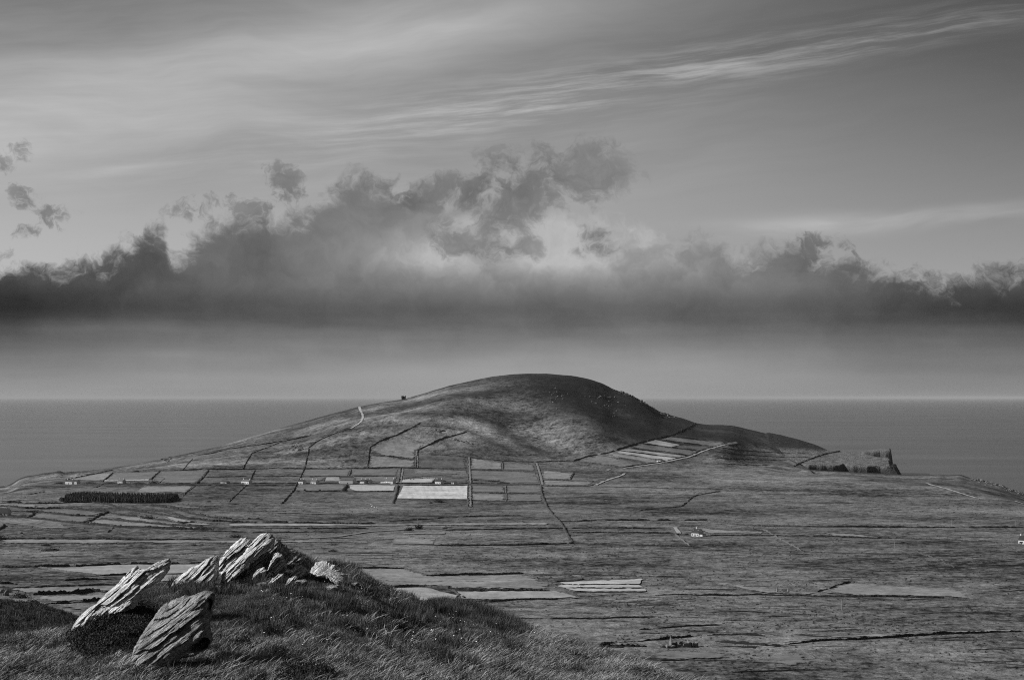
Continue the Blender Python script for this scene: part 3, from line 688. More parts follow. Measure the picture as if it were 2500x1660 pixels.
B('thick dark bank between the stubble field and the cattle field', [(979.5, 1143), (976, 1165), (973.5, 1180)], 3.2, 4)
B('overgrown bank along the left edge of the bright hay field', [(972, 1185), (966, 1210), (959, 1230)], 2.6, 6)
B('bank between the two level pastures above the long farm sheds', [(857.5, 1146), (851, 1166)], 2.0, 2.4)
HG('dark hedge running down from the farm sheds to a round bush', [(848, 1184), (845, 1190), (841, 1196)], 3.0, 7)
B('slanting bank through the fields left of the white longhouse, above the road', [(509, 1147.7), (497, 1164.7), (479, 1181.6)], 2.4, 4)
SW('pale slanting wall below the road left of the white longhouse', [(477, 1186), (460, 1198), (445, 1212)], 1.6, 2)
B('bank dropping from the hill foot to the back of the white longhouse', [(622.6, 1147.7), (616, 1160), (612.5, 1171.4)], 2.4, 3)
SW('pale slanting wall in rough pasture below the white longhouse', [(600.6, 1185), (580, 1205), (558, 1225.6)], 1.6, 2)
B('short slanting bank beside the small square paddock at left', [(390.6, 1150), (378, 1161), (368.6, 1171.4)], 2.2, 3)
B('level bank closing the small square paddock at left', [(374, 1166.5), (390, 1166.5), (404, 1167)], 1.8, 2.2)
B('right-hand bank of the small square paddock at left', [(404, 1167), (397, 1173), (390, 1179)], 1.8, 2.2)
B('level bank behind the white longhouse, left portion', [(500.7, 1165.5), (560, 1164), (611, 1163)], 2.0, 2.4)
B('level bank behind the white longhouse, right portion', [(622, 1162.5), (680, 1163), (732, 1163.5)], 2.0, 2.4)
B('level bank between the pastures left of the farm sheds', [(736, 1164.5), (790, 1163.5), (846, 1163)], 2.0, 2.4)
B('level bank across the pastures right of the farm sheds', [(862.6, 1162.6), (915, 1162), (971.8, 1162)], 2.0, 2.4)
SW('short pale wall between two small plots above the road', [(796, 1165), (791.5, 1174)], 1.6, 2)
B('dark bank under the pasture with two round bushes', [(719, 1200), (775, 1200), (835, 1200)], 2.4, 2.8)
B('dark bank under the pale stubble field', [(855, 1200.5), (900, 1200.5), (962, 1200.5)], 2.4, 2.8)
B('low bank along the bottom edge of the bright hay field', [(968, 1219), (1050, 1220), (1140, 1221)], 1.2, 2)
B('overgrown level bank across the twin pastures right of the double boundary', [(1152, 1204), (1190, 1205), (1234, 1205), (1280, 1205), (1322, 1207)], 1.6, 4)
SW('broken upright wall between the twin pastures right of the double boundary', [(1235, 1186), (1236, 1205), (1237, 1224)], 1.5, 2)
SW('broken upright wall between the two fields at the hill foot right of centre', [(1226, 1126), (1228, 1137), (1228, 1148)], 1.5, 2)
B('faint level bank under the twin pastures right of the double boundary', [(1170, 1222), (1236, 1224), (1320, 1225)], 1.2, 2)
B('gently falling bank above the two fields at the hill foot', [(1050, 1109), (1095, 1112), (1141, 1116), (1228, 1125.7), (1307, 1129)], 2.0, 2.4)
B('long dark bank rising from the hill foot to the right-hand skyline', [(1307, 1128.5), (1350, 1127), (1401.6, 1126), (1430, 1116), (1480, 1107), (1522, 1093.5), (1575, 1077.6), (1638.7, 1064), (1674.7, 1047), (1698, 1034)], 3.6, 4)
for lab, p in (('topmost slanting bank of the striped fields, under the dark slope', [(1638.7, 1065), (1700, 1073), (1774, 1082)]),
               ('second slanting bank from the top of the striped fields', [(1607, 1073.4), (1680, 1083), (1755, 1092.4)]),
               ('third slanting bank from the top of the striped fields', [(1569, 1083), (1640, 1092), (1708, 1100)]),
               ('fourth slanting bank from the top of the striped fields', [(1537, 1094.6), (1610, 1103), (1683, 1112.6)]),
               ('slanting bank above the brightest strip of the striped fields', [(1512, 1100.5), (1580, 1109), (1651, 1117.5)]),
               ('slanting bank below the brightest strip of the striped fields', [(1497, 1106), (1560, 1115), (1628, 1126)]),
               ('lowest long slanting bank of the striped fields', [(1469, 1112.6), (1520, 1122), (1579.4, 1132.7)])):
    B(lab, p, 2.2, 2.6)
B('bank along the bottom of the striped fields, left of the track', [(1401.6, 1126.5), (1440, 1132), (1482, 1137), (1522, 1141)], 2.0, 2.4)
B('dark bank along the uphill side of the striped fields track', [(1522, 1141.5), (1570, 1135), (1617.5, 1128), (1650, 1120.5), (1681, 1113.5), (1734, 1092.5), (1774, 1082.5)], 2.8, 3)
for lab, p in (('upper bank on the dark slope right of the striped fields track', [(1757, 1093), (1800, 1097.7), (1870, 1104), (1985, 1108)]),
               ('middle bank on the dark slope right of the striped fields track', [(1713, 1101), (1800, 1108), (1900, 1116), (1980, 1117)]),
               ('lower bank on the slope right of the striped fields track', [(1690, 1113), (1760, 1119), (1850, 1122), (1925, 1124)]),
               ('lowest faint bank right of the striped fields track', [(1660, 1124), (1720, 1132), (1800, 1134), (1880, 1136)])):
    B(lab, p, 1.8, 2.2)
B('wall line rising across the neck of the cliff headland', [(1938, 1138.5), (1960, 1128), (1982, 1119.5), (2008, 1110), (2020, 1107), (2052, 1102)], 3.0, 3)
B('upper bank of the small pale pasture right of the slanting boundary', [(1325, 1148), (1362, 1151), (1401.6, 1154.5)], 1.8, 2.2)
B('right bank of the small pale pasture right of the slanting boundary', [(1401.6, 1155), (1393, 1170.8)], 2.0, 2.6)
B('level bank between the two pale pastures right of the slanting boundary', [(1327.5, 1171.5), (1390, 1173), (1448, 1176.5)], 1.8, 2.2)
B('bank under the lower pale pasture, meeting the curved gravel track', [(1327, 1186.6), (1380, 1187), (1431, 1186.6), (1456, 1183)], 1.8, 2.2)
B('bank along the uphill side of the curved gravel track', [(1456, 1182.5), (1476, 1172.5), (1511, 1161.5), (1522, 1156)], 2.0, 2.0)
B('faint upper bank on the moor above the small pale pasture', [(1316, 1137), (1400, 1143), (1480, 1151), (1512, 1160)], 1.2, 1.6)
B('long level bank on the moor below the curved gravel track', [(1469, 1188.8), (1617.5, 1192), (1766, 1194)], 1.6, 2.4)
B('twisting ditch bank on the open moor right of centre', [(1640, 1238), (1662, 1237.4), (1676, 1226), (1687, 1216), (1702, 1208), (1760, 1200)], 1.8, 4)
B('level bank on the moor left of the twisting ditch', [(1560, 1247), (1610, 1241), (1662, 1239)], 1.4, 3)
B('long level bank across the moor under the line of power poles', [(1368, 1272.6), (1566.7, 1271), (1726.8, 1271), (1760, 1275), (1786, 1280), (1850, 1283), (2042, 1287), (2262, 1288), (2500, 1287.5)], 2.2, 3)
B('level bank left of the lone white cottage', [(1389, 1301), (1500, 1301), (1646, 1302.5)], 2.0, 2.8)
B('long level bank right of the lone white cottage', [(1724, 1307), (1850, 1307), (2000, 1310), (2152, 1313), (2300, 1318), (2428, 1324)], 2.0, 2.6)
B('upper level bank behind the lone white cottage', [(1656, 1285), (1700, 1286), (1756, 1292), (1863, 1299)], 1.8, 2.4)
B('long level bank below the lone white cottage', [(1100, 1333), (1300, 1330.4), (1398, 1327.5), (1558, 1332), (1715, 1335)], 2.0, 2.8)
B('level bank on the moor left of the lone cottage gate', [(1080, 1295), (1300, 1290.6), (1460, 1289.5), (1629, 1289)], 1.8, 2.6)
SW('wall running down the moor from the lone cottage gate', [(1650, 1304), (1666, 1318), (1682, 1332)], 1.5, 2.2)
SW('wall slanting down the moor well right of the lone cottage', [(1863, 1292), (1910, 1318), (1958, 1343.8)], 1.5, 2.2)
B('slanting bank on the moor at far right, lower', [(2232, 1344.4), (2301, 1372), (2332, 1386)], 1.5, 2.4)
B('bank leading down from the white gable at the right edge', [(2430, 1324), (2460, 1335), (2486, 1347)], 1.6, 2.4)
B('level bank on the far right moor crossing the slanting bank', [(2152, 1355.5), (2262, 1370.6), (2340, 1373), (2414, 1374)], 1.4, 2.4)
B('long thin bank under the pale ridge with the two ruined gables', [(1600, 1451.5), (1760, 1452), (1943, 1454), (2072, 1457), (2305, 1460), (2370, 1466), (2438, 1475)], 1.6, 2)
B('bank slanting down to the two ruined gables', [(1600, 1408), (1676, 1409.6), (1730, 1422), (1790, 1437), (1848, 1448)], 1.4, 1.8)
B('short bank rising from the ruined gables to the moor', [(1996, 1444), (2040, 1431), (2076, 1421)], 1.4, 1.8)
HG('thick dark hedge rising to the right edge behind the roofless cottage', [(1927, 1571.5), (1985, 1567), (2057, 1562), (2150, 1556), (2248, 1550.6), (2380, 1545), (2500, 1541)], 1.6, 2.0)
HG('dark hedge joining the roofless cottage fields to the long hedge', [(1745, 1566), (1800, 1570), (1870, 1574), (1927, 1572)], 1.2, 1.8)
HG('dark hedge directly behind the roofless cottage', [(1470, 1571), (1600, 1562), (1660, 1556), (1711, 1551)], 1.6, 2.2)
HG('dark hedge behind and right of the roofless cottage', [(1726, 1550.6), (1800, 1550), (1867, 1552)], 1.4, 2.0)
HG('short dark hedge in the right foreground valley, above the long hedge', [(1939, 1548.7), (2000, 1553), (2057, 1559)], 1.2, 1.6)
HG('dark hedge with a bright gap left of the roofless cottage', [(1450, 1580), (1520, 1577), (1580, 1578)], 2.2, 3)
B('upper bank on the moor behind the roofless cottage', [(1560, 1537), (1600, 1533.4), (1680, 1527), (1764, 1524)], 1.2, 1.8)
SW('short run of pale tumbled stones on dark moor at lower right', [(1958, 1587), (1975, 1597), (1991, 1606)], 1.0, 1.3)
SW('low tumbled wall along the bottom right moor', [(1783, 1642), (1900, 1638), (2038, 1634)], 0.9, 1.4)
B('dark bank at the bottom right under the roofless cottage field', [(1600, 1614), (1680, 1612), (1800, 1615)], 1.0, 1.6)
B('diagonal bank down the right side of the bright strips', [(1283, 1402), (1315, 1414), (1348, 1427), (1420, 1459), (1462, 1467), (1600, 1493.4)], 2.0, 2.6)
B('dark bank between the middle valley fields', [(947.7, 1435), (1000, 1433), (1043, 1433), (1075, 1436), (1104, 1440), (1200, 1442), (1348, 1443)], 2.2, 2.6)
B('dark bank branching between the two nearest mown fields', [(1104, 1441), (1119, 1451), (1135, 1462)], 1.8, 2.2)
SW('broken stone wall across the upper valley field', [(905, 1419), (1000, 1421), (1043, 1421.5), (1120, 1421), (1207, 1420)], 1.3, 1.6)
B('dark bank under the nearest mown fields', [(1010, 1468), (1100, 1468.5), (1195, 1468), (1300, 1465), (1420, 1461)], 1.5, 1.8)
B('bank curving over the top of the upper valley field', [(860, 1387), (989, 1389), (1010, 1397), (1043, 1407), (1120, 1405), (1252, 1402.5), (1283, 1401)], 1.8, 2.6)
B('dark bank between the top and middle bright strips', [(1300, 1424), (1350, 1428), (1450, 1428.5), (1560, 1427.5)], 1.3, 1.5)
B('dark bank between the middle and lower bright strips', [(1372, 1437), (1470, 1437), (1572, 1437.5)], 1.2, 1.4)
B('dark bank under the lowest bright strip', [(1405, 1445), (1490, 1446), (1580, 1447)], 1.4, 1.6)
B('low hairpin bank in the rough corner above the bright strips', [(1300, 1402), (1360, 1404), (1412, 1408), (1424, 1413), (1410, 1418), (1350, 1420)], 1.2, 2)
B('long level bank right of the hairpin bank', [(1424, 1405.8), (1520, 1406), (1600, 1407.7)], 1.2, 2)
B('level bank on the moor below the nearest mown fields', [(1245, 1508.7), (1350, 1511), (1462, 1510.6), (1600, 1506.8)], 1.2, 1.8)
B('long level bank over the valley behind the rock summit', [(1000, 1332), (1200, 1331), (1300, 1330)], 1.6, 2.4)
B('rising level bank across the central moor', [(960, 1272), (1060, 1266), (1154, 1260.8), (1287, 1258.4)], 1.6, 3)
B('dark level bank above the long pale strip left of centre', [(560, 1276), (650, 1276.5), (780, 1277.5), (917, 1278)], 2.4, 4)
B('dark level bank below the long pale strip left of centre', [(560, 1288), (650, 1290), (800, 1291), (900, 1290)], 1.8, 3)
B('second level bank below the long pale strip left of centre', [(420, 1296), (560, 1298), (700, 1299), (840, 1299)], 1.4, 2.6)
B('dark level bank under the rough pasture above the pale strips', [(430, 1243), (560, 1247), (650, 1249), (760, 1251), (857, 1256)], 1.8, 4)
HG('uppermost curving bank of the left valley fields, under the plantation', [(0, 1228), (95, 1230), (147, 1230), (223, 1227), (264, 1231.6), (298, 1241.8), (330, 1248.5), (372, 1253), (420, 1262), (460, 1268), (510, 1271), (560, 1272)], 2.4, 3)
HG('second curving bank of the left valley fields', [(0, 1236), (62.7, 1241), (152, 1241), (196, 1244.5), (261, 1250), (296, 1258), (342, 1261), (400, 1270), (440, 1277), (520, 1279)], 2.4, 3)
HG('third bank of the left valley fields, starting at the grey house', [(29, 1249.4), (88, 1250), (169, 1258.7), (233.7, 1260.4)], 2.4, 3)
HG('fourth and longest bank of the left valley fields', [(0, 1261), (67.7, 1265.5), (135.5, 1272), (195, 1279), (279, 1286), (400, 1290), (520, 1295)], 2.6, 3.4)
HG('short level bank right of the bushy cross hedge in the left valley', [(245.6, 1265.5), (322, 1274), (400, 1281), (500, 1288)], 2.2, 2.8)
HG('bushy cross hedge slanting between the left valley fields', [(264, 1251), (250, 1256), (237, 1262), (215, 1274), (200, 1279)], 2.4, 5)
HG('short cross hedge right of the grey house', [(90, 1251), (80, 1257), (67.7, 1264)], 2.4, 4)
B('bank under the speckled rough strip at far left', [(22, 1280.7), (70, 1286), (115, 1292.6), (144, 1295)], 1.8, 2.6)
HG('short dark hedge corner at the left edge below the speckled strip', [(13.5, 1282.4), (6, 1289), (-8, 1296)], 2.4, 3)
B('long level bank at left above the bushes', [(0, 1315.5), (220, 1316), (400, 1318), (520, 1318)], 2.0, 3)
SW('short slanting wall under the left valley fields', [(278, 1287.5), (270, 1294), (261, 1301)], 1.4, 2)
HG('curved thick bank right of the plantation sweeping to centre', [(368, 1234.5), (431, 1242.6), (468, 1254), (512, 1263), (553, 1266), (640, 1268)], 2.4, 4)
HG('inner curved bank nested under the sweeping bank', [(400, 1250), (430, 1256), (470, 1268), (520, 1273), (600, 1275)], 2.2, 3.4)
B('slanting bank below the grey pasture at far left', [(0, 1206), (40, 1206), (75, 1207), (90, 1204), (110, 1200)], 1.6, 2)
B('dark level bank across the left pasture above the plantation', [(30, 1189), (100, 1192), (160, 1190), (235, 1190), (252, 1182)], 1.6, 2.4)
B('long level bank at the foot of the plantation, left', [(0, 1223), (80, 1222), (146, 1224.5)], 1.4, 2)
HG('bushy hedge between two pale fields behind the left rock', [(80, 1453), (91, 1453), (135.5, 1450), (186, 1450.5), (225, 1445), (250, 1447), (300, 1445)], 3.2, 3.4)
HG('straight dark hedge lowest of those behind the left rock', [(110, 1474), (118, 1473), (169, 1470.5), (227, 1466.5), (300, 1463)], 2.4, 2.8)
HG('dark hedge ending short, uppermost behind the left rock', [(150, 1418), (169, 1417), (203, 1415.5), (269, 1414.5)], 1.8, 2.2)
B('bank along the top of the upper pale field behind the left rock', [(20, 1437), (47, 1435.5), (152, 1431.5), (272, 1427)], 1.6, 2.2)
B('dark bank over the wedge-shaped mown field at left', [(0, 1385), (88, 1385), (186, 1382), (305, 1378), (381, 1376), (520, 1374)], 2.4, 4)
SW('wall along the lower edge of the wedge-shaped mown field', [(92, 1385), (115, 1389), (169, 1398), (240, 1405)], 1.8, 2.4)
HG('dark hedge under the right end of the wedge-shaped mown field', [(244, 1404), (295, 1404), (380, 1403)], 1.8, 2.2)
HG('thick dark hedge stub at the left edge beside white boulders', [(-20, 1424), (34, 1424)], 2.4, 3)
# ------------------------------------------------------------------ buildings
def box_vf(x0, x1, y0, y1, z0, z1):
    v = [(x0, y0, z0), (x1, y0, z0), (x1, y1, z0), (x0, y1, z0), (x0, y0, z1), (x1, y0, z1), (x1, y1, z1), (x0, y1, z1)]
    f = [(0, 3, 2, 1), (4, 5, 6, 7), (0, 1, 5, 4), (1, 2, 6, 5), (2, 3, 7, 6), (3, 0, 4, 7)]
    return v, f
def house(label, u, v, wpx, wall_h=3.0, depth=6.5, roof_h=2.6, yaw=0.25, wall='white', roof='slate', chim=(-0.42, 0.42), wins=(-0.3, 0.3), door=0.0, name='cottage', cat='house', group=None, porch=False, rooflights=()):
    X, Y, Z = ground_at(u, v)
    L = 1.4 * wpx * Y / F; W_ = depth; wall_h *= 1.25; roof_h *= 1.1
    r = empty(name, (X, Y, Z - 0.1), yaw); tag(r, label, cat, group)
    a, b = L / 2, W_ / 2
    vv = [(-a, -b, -1), (a, -b, -1), (a, b, -1), (-a, b, -1), (-a, -b, wall_h), (a, -b, wall_h), (a, b, wall_h), (-a, b, wall_h), (-a, 0, wall_h + roof_h - 0.15), (a, 0, wall_h + roof_h - 0.15)]
    ff = [(0, 1, 5, 4), (2, 3, 7, 6), (1, 2, 6, 9, 5), (3, 0, 4, 8, 7)]
    mesh_obj('wall', vv, ff, M[wall], r)
    e = 0.3; t = 0.18; rv = []; rf = []
    for sgn in (-1, 1):
        k = len(rv); y0 = sgn * (b + e); z0 = wall_h - e * roof_h / b
        rv += [(-a - e, y0, z0), (a + e, y0, z0), (a + e, 0, wall_h + roof_h), (-a - e, 0, wall_h + roof_h)]
        rv += [(p[0], p[1], p[2] - t) for p in rv[k:k + 4]]
        q = [(0, 1, 2, 3), (7, 6, 5, 4), (0, 4, 5, 1), (1, 5, 6, 2), (3, 7, 4, 0)]
        q = [tuple(k + i for i in f) for f in q]
        rf += q if sgn < 0 else [f[::-1] for f in q]
    ro = mesh_obj('roof', rv, rf, M[roof], r)
    for c in chim:
        cx = c * L
        cv, cf = box_vf(cx - 0.5, cx + 0.5, -0.4, 0.4, wall_h + roof_h - 0.7, wall_h + roof_h + 1.1); k = len(cv)
        v2, f2 = box_vf(cx - 0.6, cx + 0.6, -0.5, 0.5, wall_h + roof_h + 1.1, wall_h + roof_h + 1.3)
        mesh_obj('chimney', cv + v2, cf + [tuple(i + k for i in f) for f in f2], M[wall], r)
    for wn in wins:
        v2, f2 = box_vf(wn * L - 0.55, wn * L + 0.55, -b - 0.06, -b + 0.1, 0.9, 2.2); mesh_obj('window', v2, f2, M['glass'], r)
    if door is not None:
        v2, f2 = box_vf(door * L - 0.6, door * L + 0.6, -b - 0.06, -b + 0.1, -0.1, 2.2); mesh_obj('door', v2, f2, M['door'], r)
    for rl in rooflights:
        y0 = -b * 0.45; z0 = wall_h + roof_h * 0.55
        v2, f2 = box_vf(rl * L - 0.4, rl * L + 0.4, y0 - 0.5, y0 + 0.3, z0 - 0.05, z0 + 0.42); mesh_obj('rooflight', v2, f2, M['cream'], r)
    if porch:
        v2, f2 = box_vf(a + 0.02, a + 4.2, -b + 0.5, b - 1.0, -1, 2.3); mesh_obj('annexe', v2, f2, M[wall], r)
        v2, f2 = box_vf(a + 0.02, a + 4.4, -b + 0.3, b - 0.8, 2.3, 2.55); mesh_obj('annexe_roof', v2, f2, M[roof], r)
    return r
YW = -0.78
house('long white farmhouse with several gables, leftmost of the roadside houses', 172, 1181, 20, yaw=YW, wins=(-0.35, -0.12, 0.12, 0.35), door=0.0, group='roadside farmhouses')
house('small white gabled house just right of the leftmost farmhouse', 189, 1181, 7, yaw=YW, wins=(0.2,), door=-0.2, chim=(), group='roadside farmhouses')
house('dull grey farmhouse in dark bushes below a pale strip', 297.5, 1179.5, 15, yaw=YW, wall='cream', roof='greyroof', group='roadside farmhouses')
house('long white house with two end chimneys on the hill road', 602.5, 1181, 21, wall_h=3.3, roof_h=2.0, yaw=YW, wins=(-0.36, -0.12, 0.12, 0.36), door=0.0, roof='greyroof', group='roadside farmhouses')
house('low grey outbuilding left of the long white house', 550, 1180, 17, wall_h=2.2, roof_h=1.4, wall='cream', roof='slate', yaw=YW, chim=(), wins=(), door=0.1, name='outbuilding', cat='barn', group='roadside farmhouses')
house('small white house at the left end of the central farm row', 738, 1180.5, 12, yaw=YW, wins=(-0.25, 0.25), group='roadside farmhouses')
house('white bungalow with pale grey roof left of the farm sheds', 769, 1181, 14, wall_h=2.8, roof_h=3.0, roof='greyroof', yaw=YW, wins=(-0.32, 0.32), group='roadside farmhouses')
house('long farm shed with pale sheet wall and grey roof above the road', 850, 1181, 24, wall_h=5.0, roof_h=2.4, depth=12, wall='white', roof='greyroof', yaw=-0.35, chim=(), wins=(), door=0.1, name='farm_shed', cat='barn', group='roadside farmhouses')
house('wide dark-roofed farm shed behind the pale farm shed', 846, 1174, 22, wall_h=4.0, roof_h=2.6, depth=12, wall='cream', roof='slate', yaw=-0.35, chim=(), wins=(), door=None, name='farm_shed', cat='barn', group='roadside farmhouses')
house('small pale store at the left end of the farm sheds', 834, 1180, 6, wall_h=3.5, roof_h=1.4, wall='cream', roof='greyroof', yaw=YW, chim=(), wins=(), name='outbuilding', cat='barn', group='roadside farmhouses')
house('white cottage half hidden by trees right of the farm sheds', 888, 1180.5, 11, yaw=YW, group='roadside farmhouses')
house('white gabled cottage at the right end of the wooded farm row', 901, 1180.5, 9, yaw=YW, chim=(0.3,), group='roadside farmhouses')
house('white house with tall grey roof beside a white yard', 953, 1180, 21, wall_h=3.0, roof_h=3.4, roof='greyroof', yaw=YW, wins=(-0.38, -0.15, 0.25, 0.4), door=0.05, group='roadside farmhouses')
house('white cottage with dark roof above the bright hay field', 1073, 1180.5, 14, wall_h=3.0, roof_h=3.0, yaw=YW, wins=(-0.3, 0.3), group='roadside farmhouses')
house('small low white store between the hay field cottage and the double boundary', 1109, 1180.5, 5, wall_h=2.2, roof_h=1.2, yaw=YW, chim=(), wins=(), name='outbuilding', cat='barn', group='roadside farmhouses')
field([(929, 1178), (968, 1177), (968, 1180), (929, 1180.3)], M['white'], 0.9, 'yard')
house('lone white cottage with dark roof out on the right-hand moor', 1702.5, 1308, 16, wall_h=3.0, roof_h=3.4, depth=7, yaw=YW, wins=(-0.33, 0.30), door=0.0, chim=(-0.1,), porch=True, rooflights=(-0.38, 0.3))
house('white gabled house cut by the right edge of the picture', 2498, 1327, 11, wall_h=3.2, roof_h=3.4, depth=7, yaw=-0.8, chim=(-0.4,), wins=(-0.2, 0.2))
house('grey stone house with a steep dark roof at the left edge', 8, 1258, 24, wall_h=3.0, roof_h=4.2, depth=8, wall='cream', roof='slate', yaw=-0.3, chim=(0.3,), wins=(-0.1, 0.25))
house('small pale farm building among trees on the striped fields track', 1611, 1128, 9, wall_h=2.8, roof_h=2.0, yaw=YW, chim=(), wins=())
# roofless cottages
def ruin(label, u, v, L, gl=5.0, gr=4.2, wall_h=2.2, D=6.0, yaw=0.0, extra=False, mat='ruin'):
    X, Y, Z = ground_at(u, v); r = empty('ruined_cottage', (X, Y, Z - 0.2), yaw); tag(r, label, 'ruin')
    def gable(x, h):
        n = 9; t = 0.45; ys = np.linspace(-D / 2, D / 2, n)
        hs = [wall_h + (h - wall_h) * (1 - abs(y) / (D / 2)) * (0.9 + 0.2 * rs.rand()) for y in ys]
        if extra: hs[n // 2] += 0.5
        vv = [(x - t, y, -0.5) for y in ys] + [(x - t, y, q) for y, q in zip(ys, hs)] + [(x + t, y, -0.5) for y in ys] + [(x + t, y, q) for y, q in zip(ys, hs)]
        ff = []
        for i in range(n - 1):
            ff += [(i + 1, i, n + i, n + i + 1), (2 * n + i, 2 * n + i + 1, 3 * n + i + 1, 3 * n + i), (n + i, 3 * n + i, 3 * n + i + 1, n + i + 1)]
        ff += [(0, 2 * n, 3 * n, n), (3 * n - 1, n - 1, 2 * n - 1, 4 * n - 1)]
        mesh_obj('gable', vv, ff, M[mat], r)
    gable(-L / 2, gl); gable(L / 2, gr)
    def longwall(y, gaps):
        n = 22; t = 0.4; xs = np.linspace(-L / 2 + 0.46, L / 2 - 0.46, n)
        hs = np.clip(wall_h * (0.85 + 0.35 * vnoise(xs / 3.2, y, 9)), 0.5, wall_h * 1.15)
        for g0, g1 in gaps: hs = np.where((xs > g0 * L) & (xs < g1 * L), 0.35, hs)
        vv = [(x, y - t, -0.5) for x in xs] + [(x, y - t, q) for x, q in zip(xs, hs)] + [(x, y + t, -0.5) for x in xs] + [(x, y + t, q) for x, q in zip(xs, hs)]
        ff = []
        for i in range(n - 1):
            ff += [(i, i + 1, n + i + 1, n + i), (2 * n + i + 1, 2 * n + i, 3 * n + i, 3 * n + i + 1), (n + i, n + i + 1, 3 * n + i + 1, 3 * n + i)]
        mesh_obj('wall', vv, ff, M[mat], r)
    longwall(-D / 2 + 0.2, [(0.02, 0.12), (-0.3, -0.2)]); longwall(D / 2 - 0.2, [(-0.1, 0.0)])
    return r
ruin('roofless dark stone cottage with one tall gable in the lower right valley', 1660, 1578, 9.5, 5.6, 3.4, 2.6, 5.5, yaw=0.12, extra=True)
ruin('low roofless stone outhouse beside the roofless cottage', 1693, 1577, 3.6, 2.8, 2.6, 2.4, 4.0, yaw=0.1)
ruin('low broken stone pen left of the roofless cottage', 1636, 1580, 3.2, 2.2, 1.6, 1.4, 4.0, yaw=0.15)
ruin('two ruined gables standing on the pale ridge of the right moor', 1911, 1446.5, 7.6, 4.4, 3.8, 1.3, 4.5, yaw=0.0)
ruin('pale broken gable among bushes at the left edge behind the rocks', 9, 1453, 4.6, 4.2, 4.0, 2.0, 4.0, yaw=-0.5)
# old watch tower on the skyline
X, Y, Z = ground_at(985.5, 974.5); Y -= 6; Z = float(H(X, Y))
tw = empty('watch_tower', (X, Y, Z - 0.5), 0.3); tag(tw, 'small square ruined stone watch tower on the left shoulder of the hill skyline', 'tower')
def wallbox(name, x0, x1, y0, y1, z0, z1, mat='ruin'):
    v2, f2 = box_vf(x0, x1, y0, y1, z0, z1); return mesh_obj(name, v2, f2, M[mat], tw)
M['towerstone'] = plain_mat('dark_tower_stone', 0.07, 0.4, 0.8)
for x0, x1 in ((-4, -2.3), (-1.0, 0.9), (2.6, 4)): wallbox('wall', x0, x1, -4, -3, 0, 5.2, 'towerstone')
wallbox('lintel', -4, 4, -4.02, -2.98, 5.2, 7.0, 'towerstone')
wallbox('wall', -4, -3, -2.98, 4, 0, 7, 'towerstone'); wallbox('wall', 3, 4, -2.98, 4, 0, 6.6, 'towerstone'); wallbox('wall', -2.99, 2.99, 3, 4, 0, 6.8, 'towerstone')
wallbox('machicolation', -5.2, -4.01, -1.2, 1.0, 5.6, 7.6, 'towerstone'); wallbox('parapet', -3.9, -1.8, -3.95, -3.1, 7.0, 8.1, 'towerstone'); wallbox('parapet', 2.2, 3.9, -3.95, -3.1, 7.0, 8.4, 'towerstone'); wallbox('chimney', -0.6, 0.3, 1, 1.9, 6.0, 9.4, 'towerstone')

# ------------------------------------------------------------------ power poles
pv, pf = [], []
def tube(p0, p1, r0, r1, seg=6):
    p0 = Vector(p0); p1 = Vector(p1); d = (p1 - p0).normalized(); s_ = d.orthogonal().normalized(); t_ = d.cross(s_)
    k = len(pv)
    for p, r in ((p0, r0), (p1, r1)):
        for i in range(seg):
            a = 2 * math.pi * i / seg; q = p + s_ * (math.cos(a) * r) + t_ * (math.sin(a) * r); pv.append(tuple(q))
    for i in range(seg): j = (i + 1) % seg; pf.append((k + i, k + j, k + seg + j, k + seg + i))
    pf.append(tuple(k + seg + i for i in range(seg))); pf.append(tuple(k + i for i in range(seg))[::-1])
tube((0, 0, -0.5), (0, 0, 8.0), 0.26, 0.20)
pole_me = mesh_obj('pole_proto', pv, pf, M['pole']).data
pv, pf = [], []
tube((-0.9, 0, 7.6), (0.9, 0, 7.6), 0.08, 0.08)
for x in (-0.8, 0, 0.8): tube((x, 0, 7.65), (x, 0, 7.95), 0.06, 0.05)
arm_me = mesh_obj('arm_proto', pv, pf, M['pole']).data
for n_ in ('pole_proto', 'arm_proto'): bpy.data.objects.remove(bpy.data.objects[n_])
pole_me.name = 'pole'; arm_me.name = 'crossarm'
POLES = [(99.4, 1199), (53, 1218), (5.6, 1228), (202, 1227), (271.5, 1227), (110, 1185), (255, 1184), (352, 1183), (400, 1258), (534.6, 1280), (703.6, 1279), (873, 1284), (1019.6, 1284), (1188, 1284),
         (1352.8, 1281.5), (1397, 1272), (1564.7, 1271), (1720, 1271), (1859, 1284.5), (2020, 1286), (2172.5, 1287), (2324, 1287), (2479, 1287), (1457.7, 1292), (1543.6, 1300),
         (1307, 1134), (1363.5, 1134), (1425.5, 1137), (1481, 1136), (2184, 1341), (2056, 1488)]
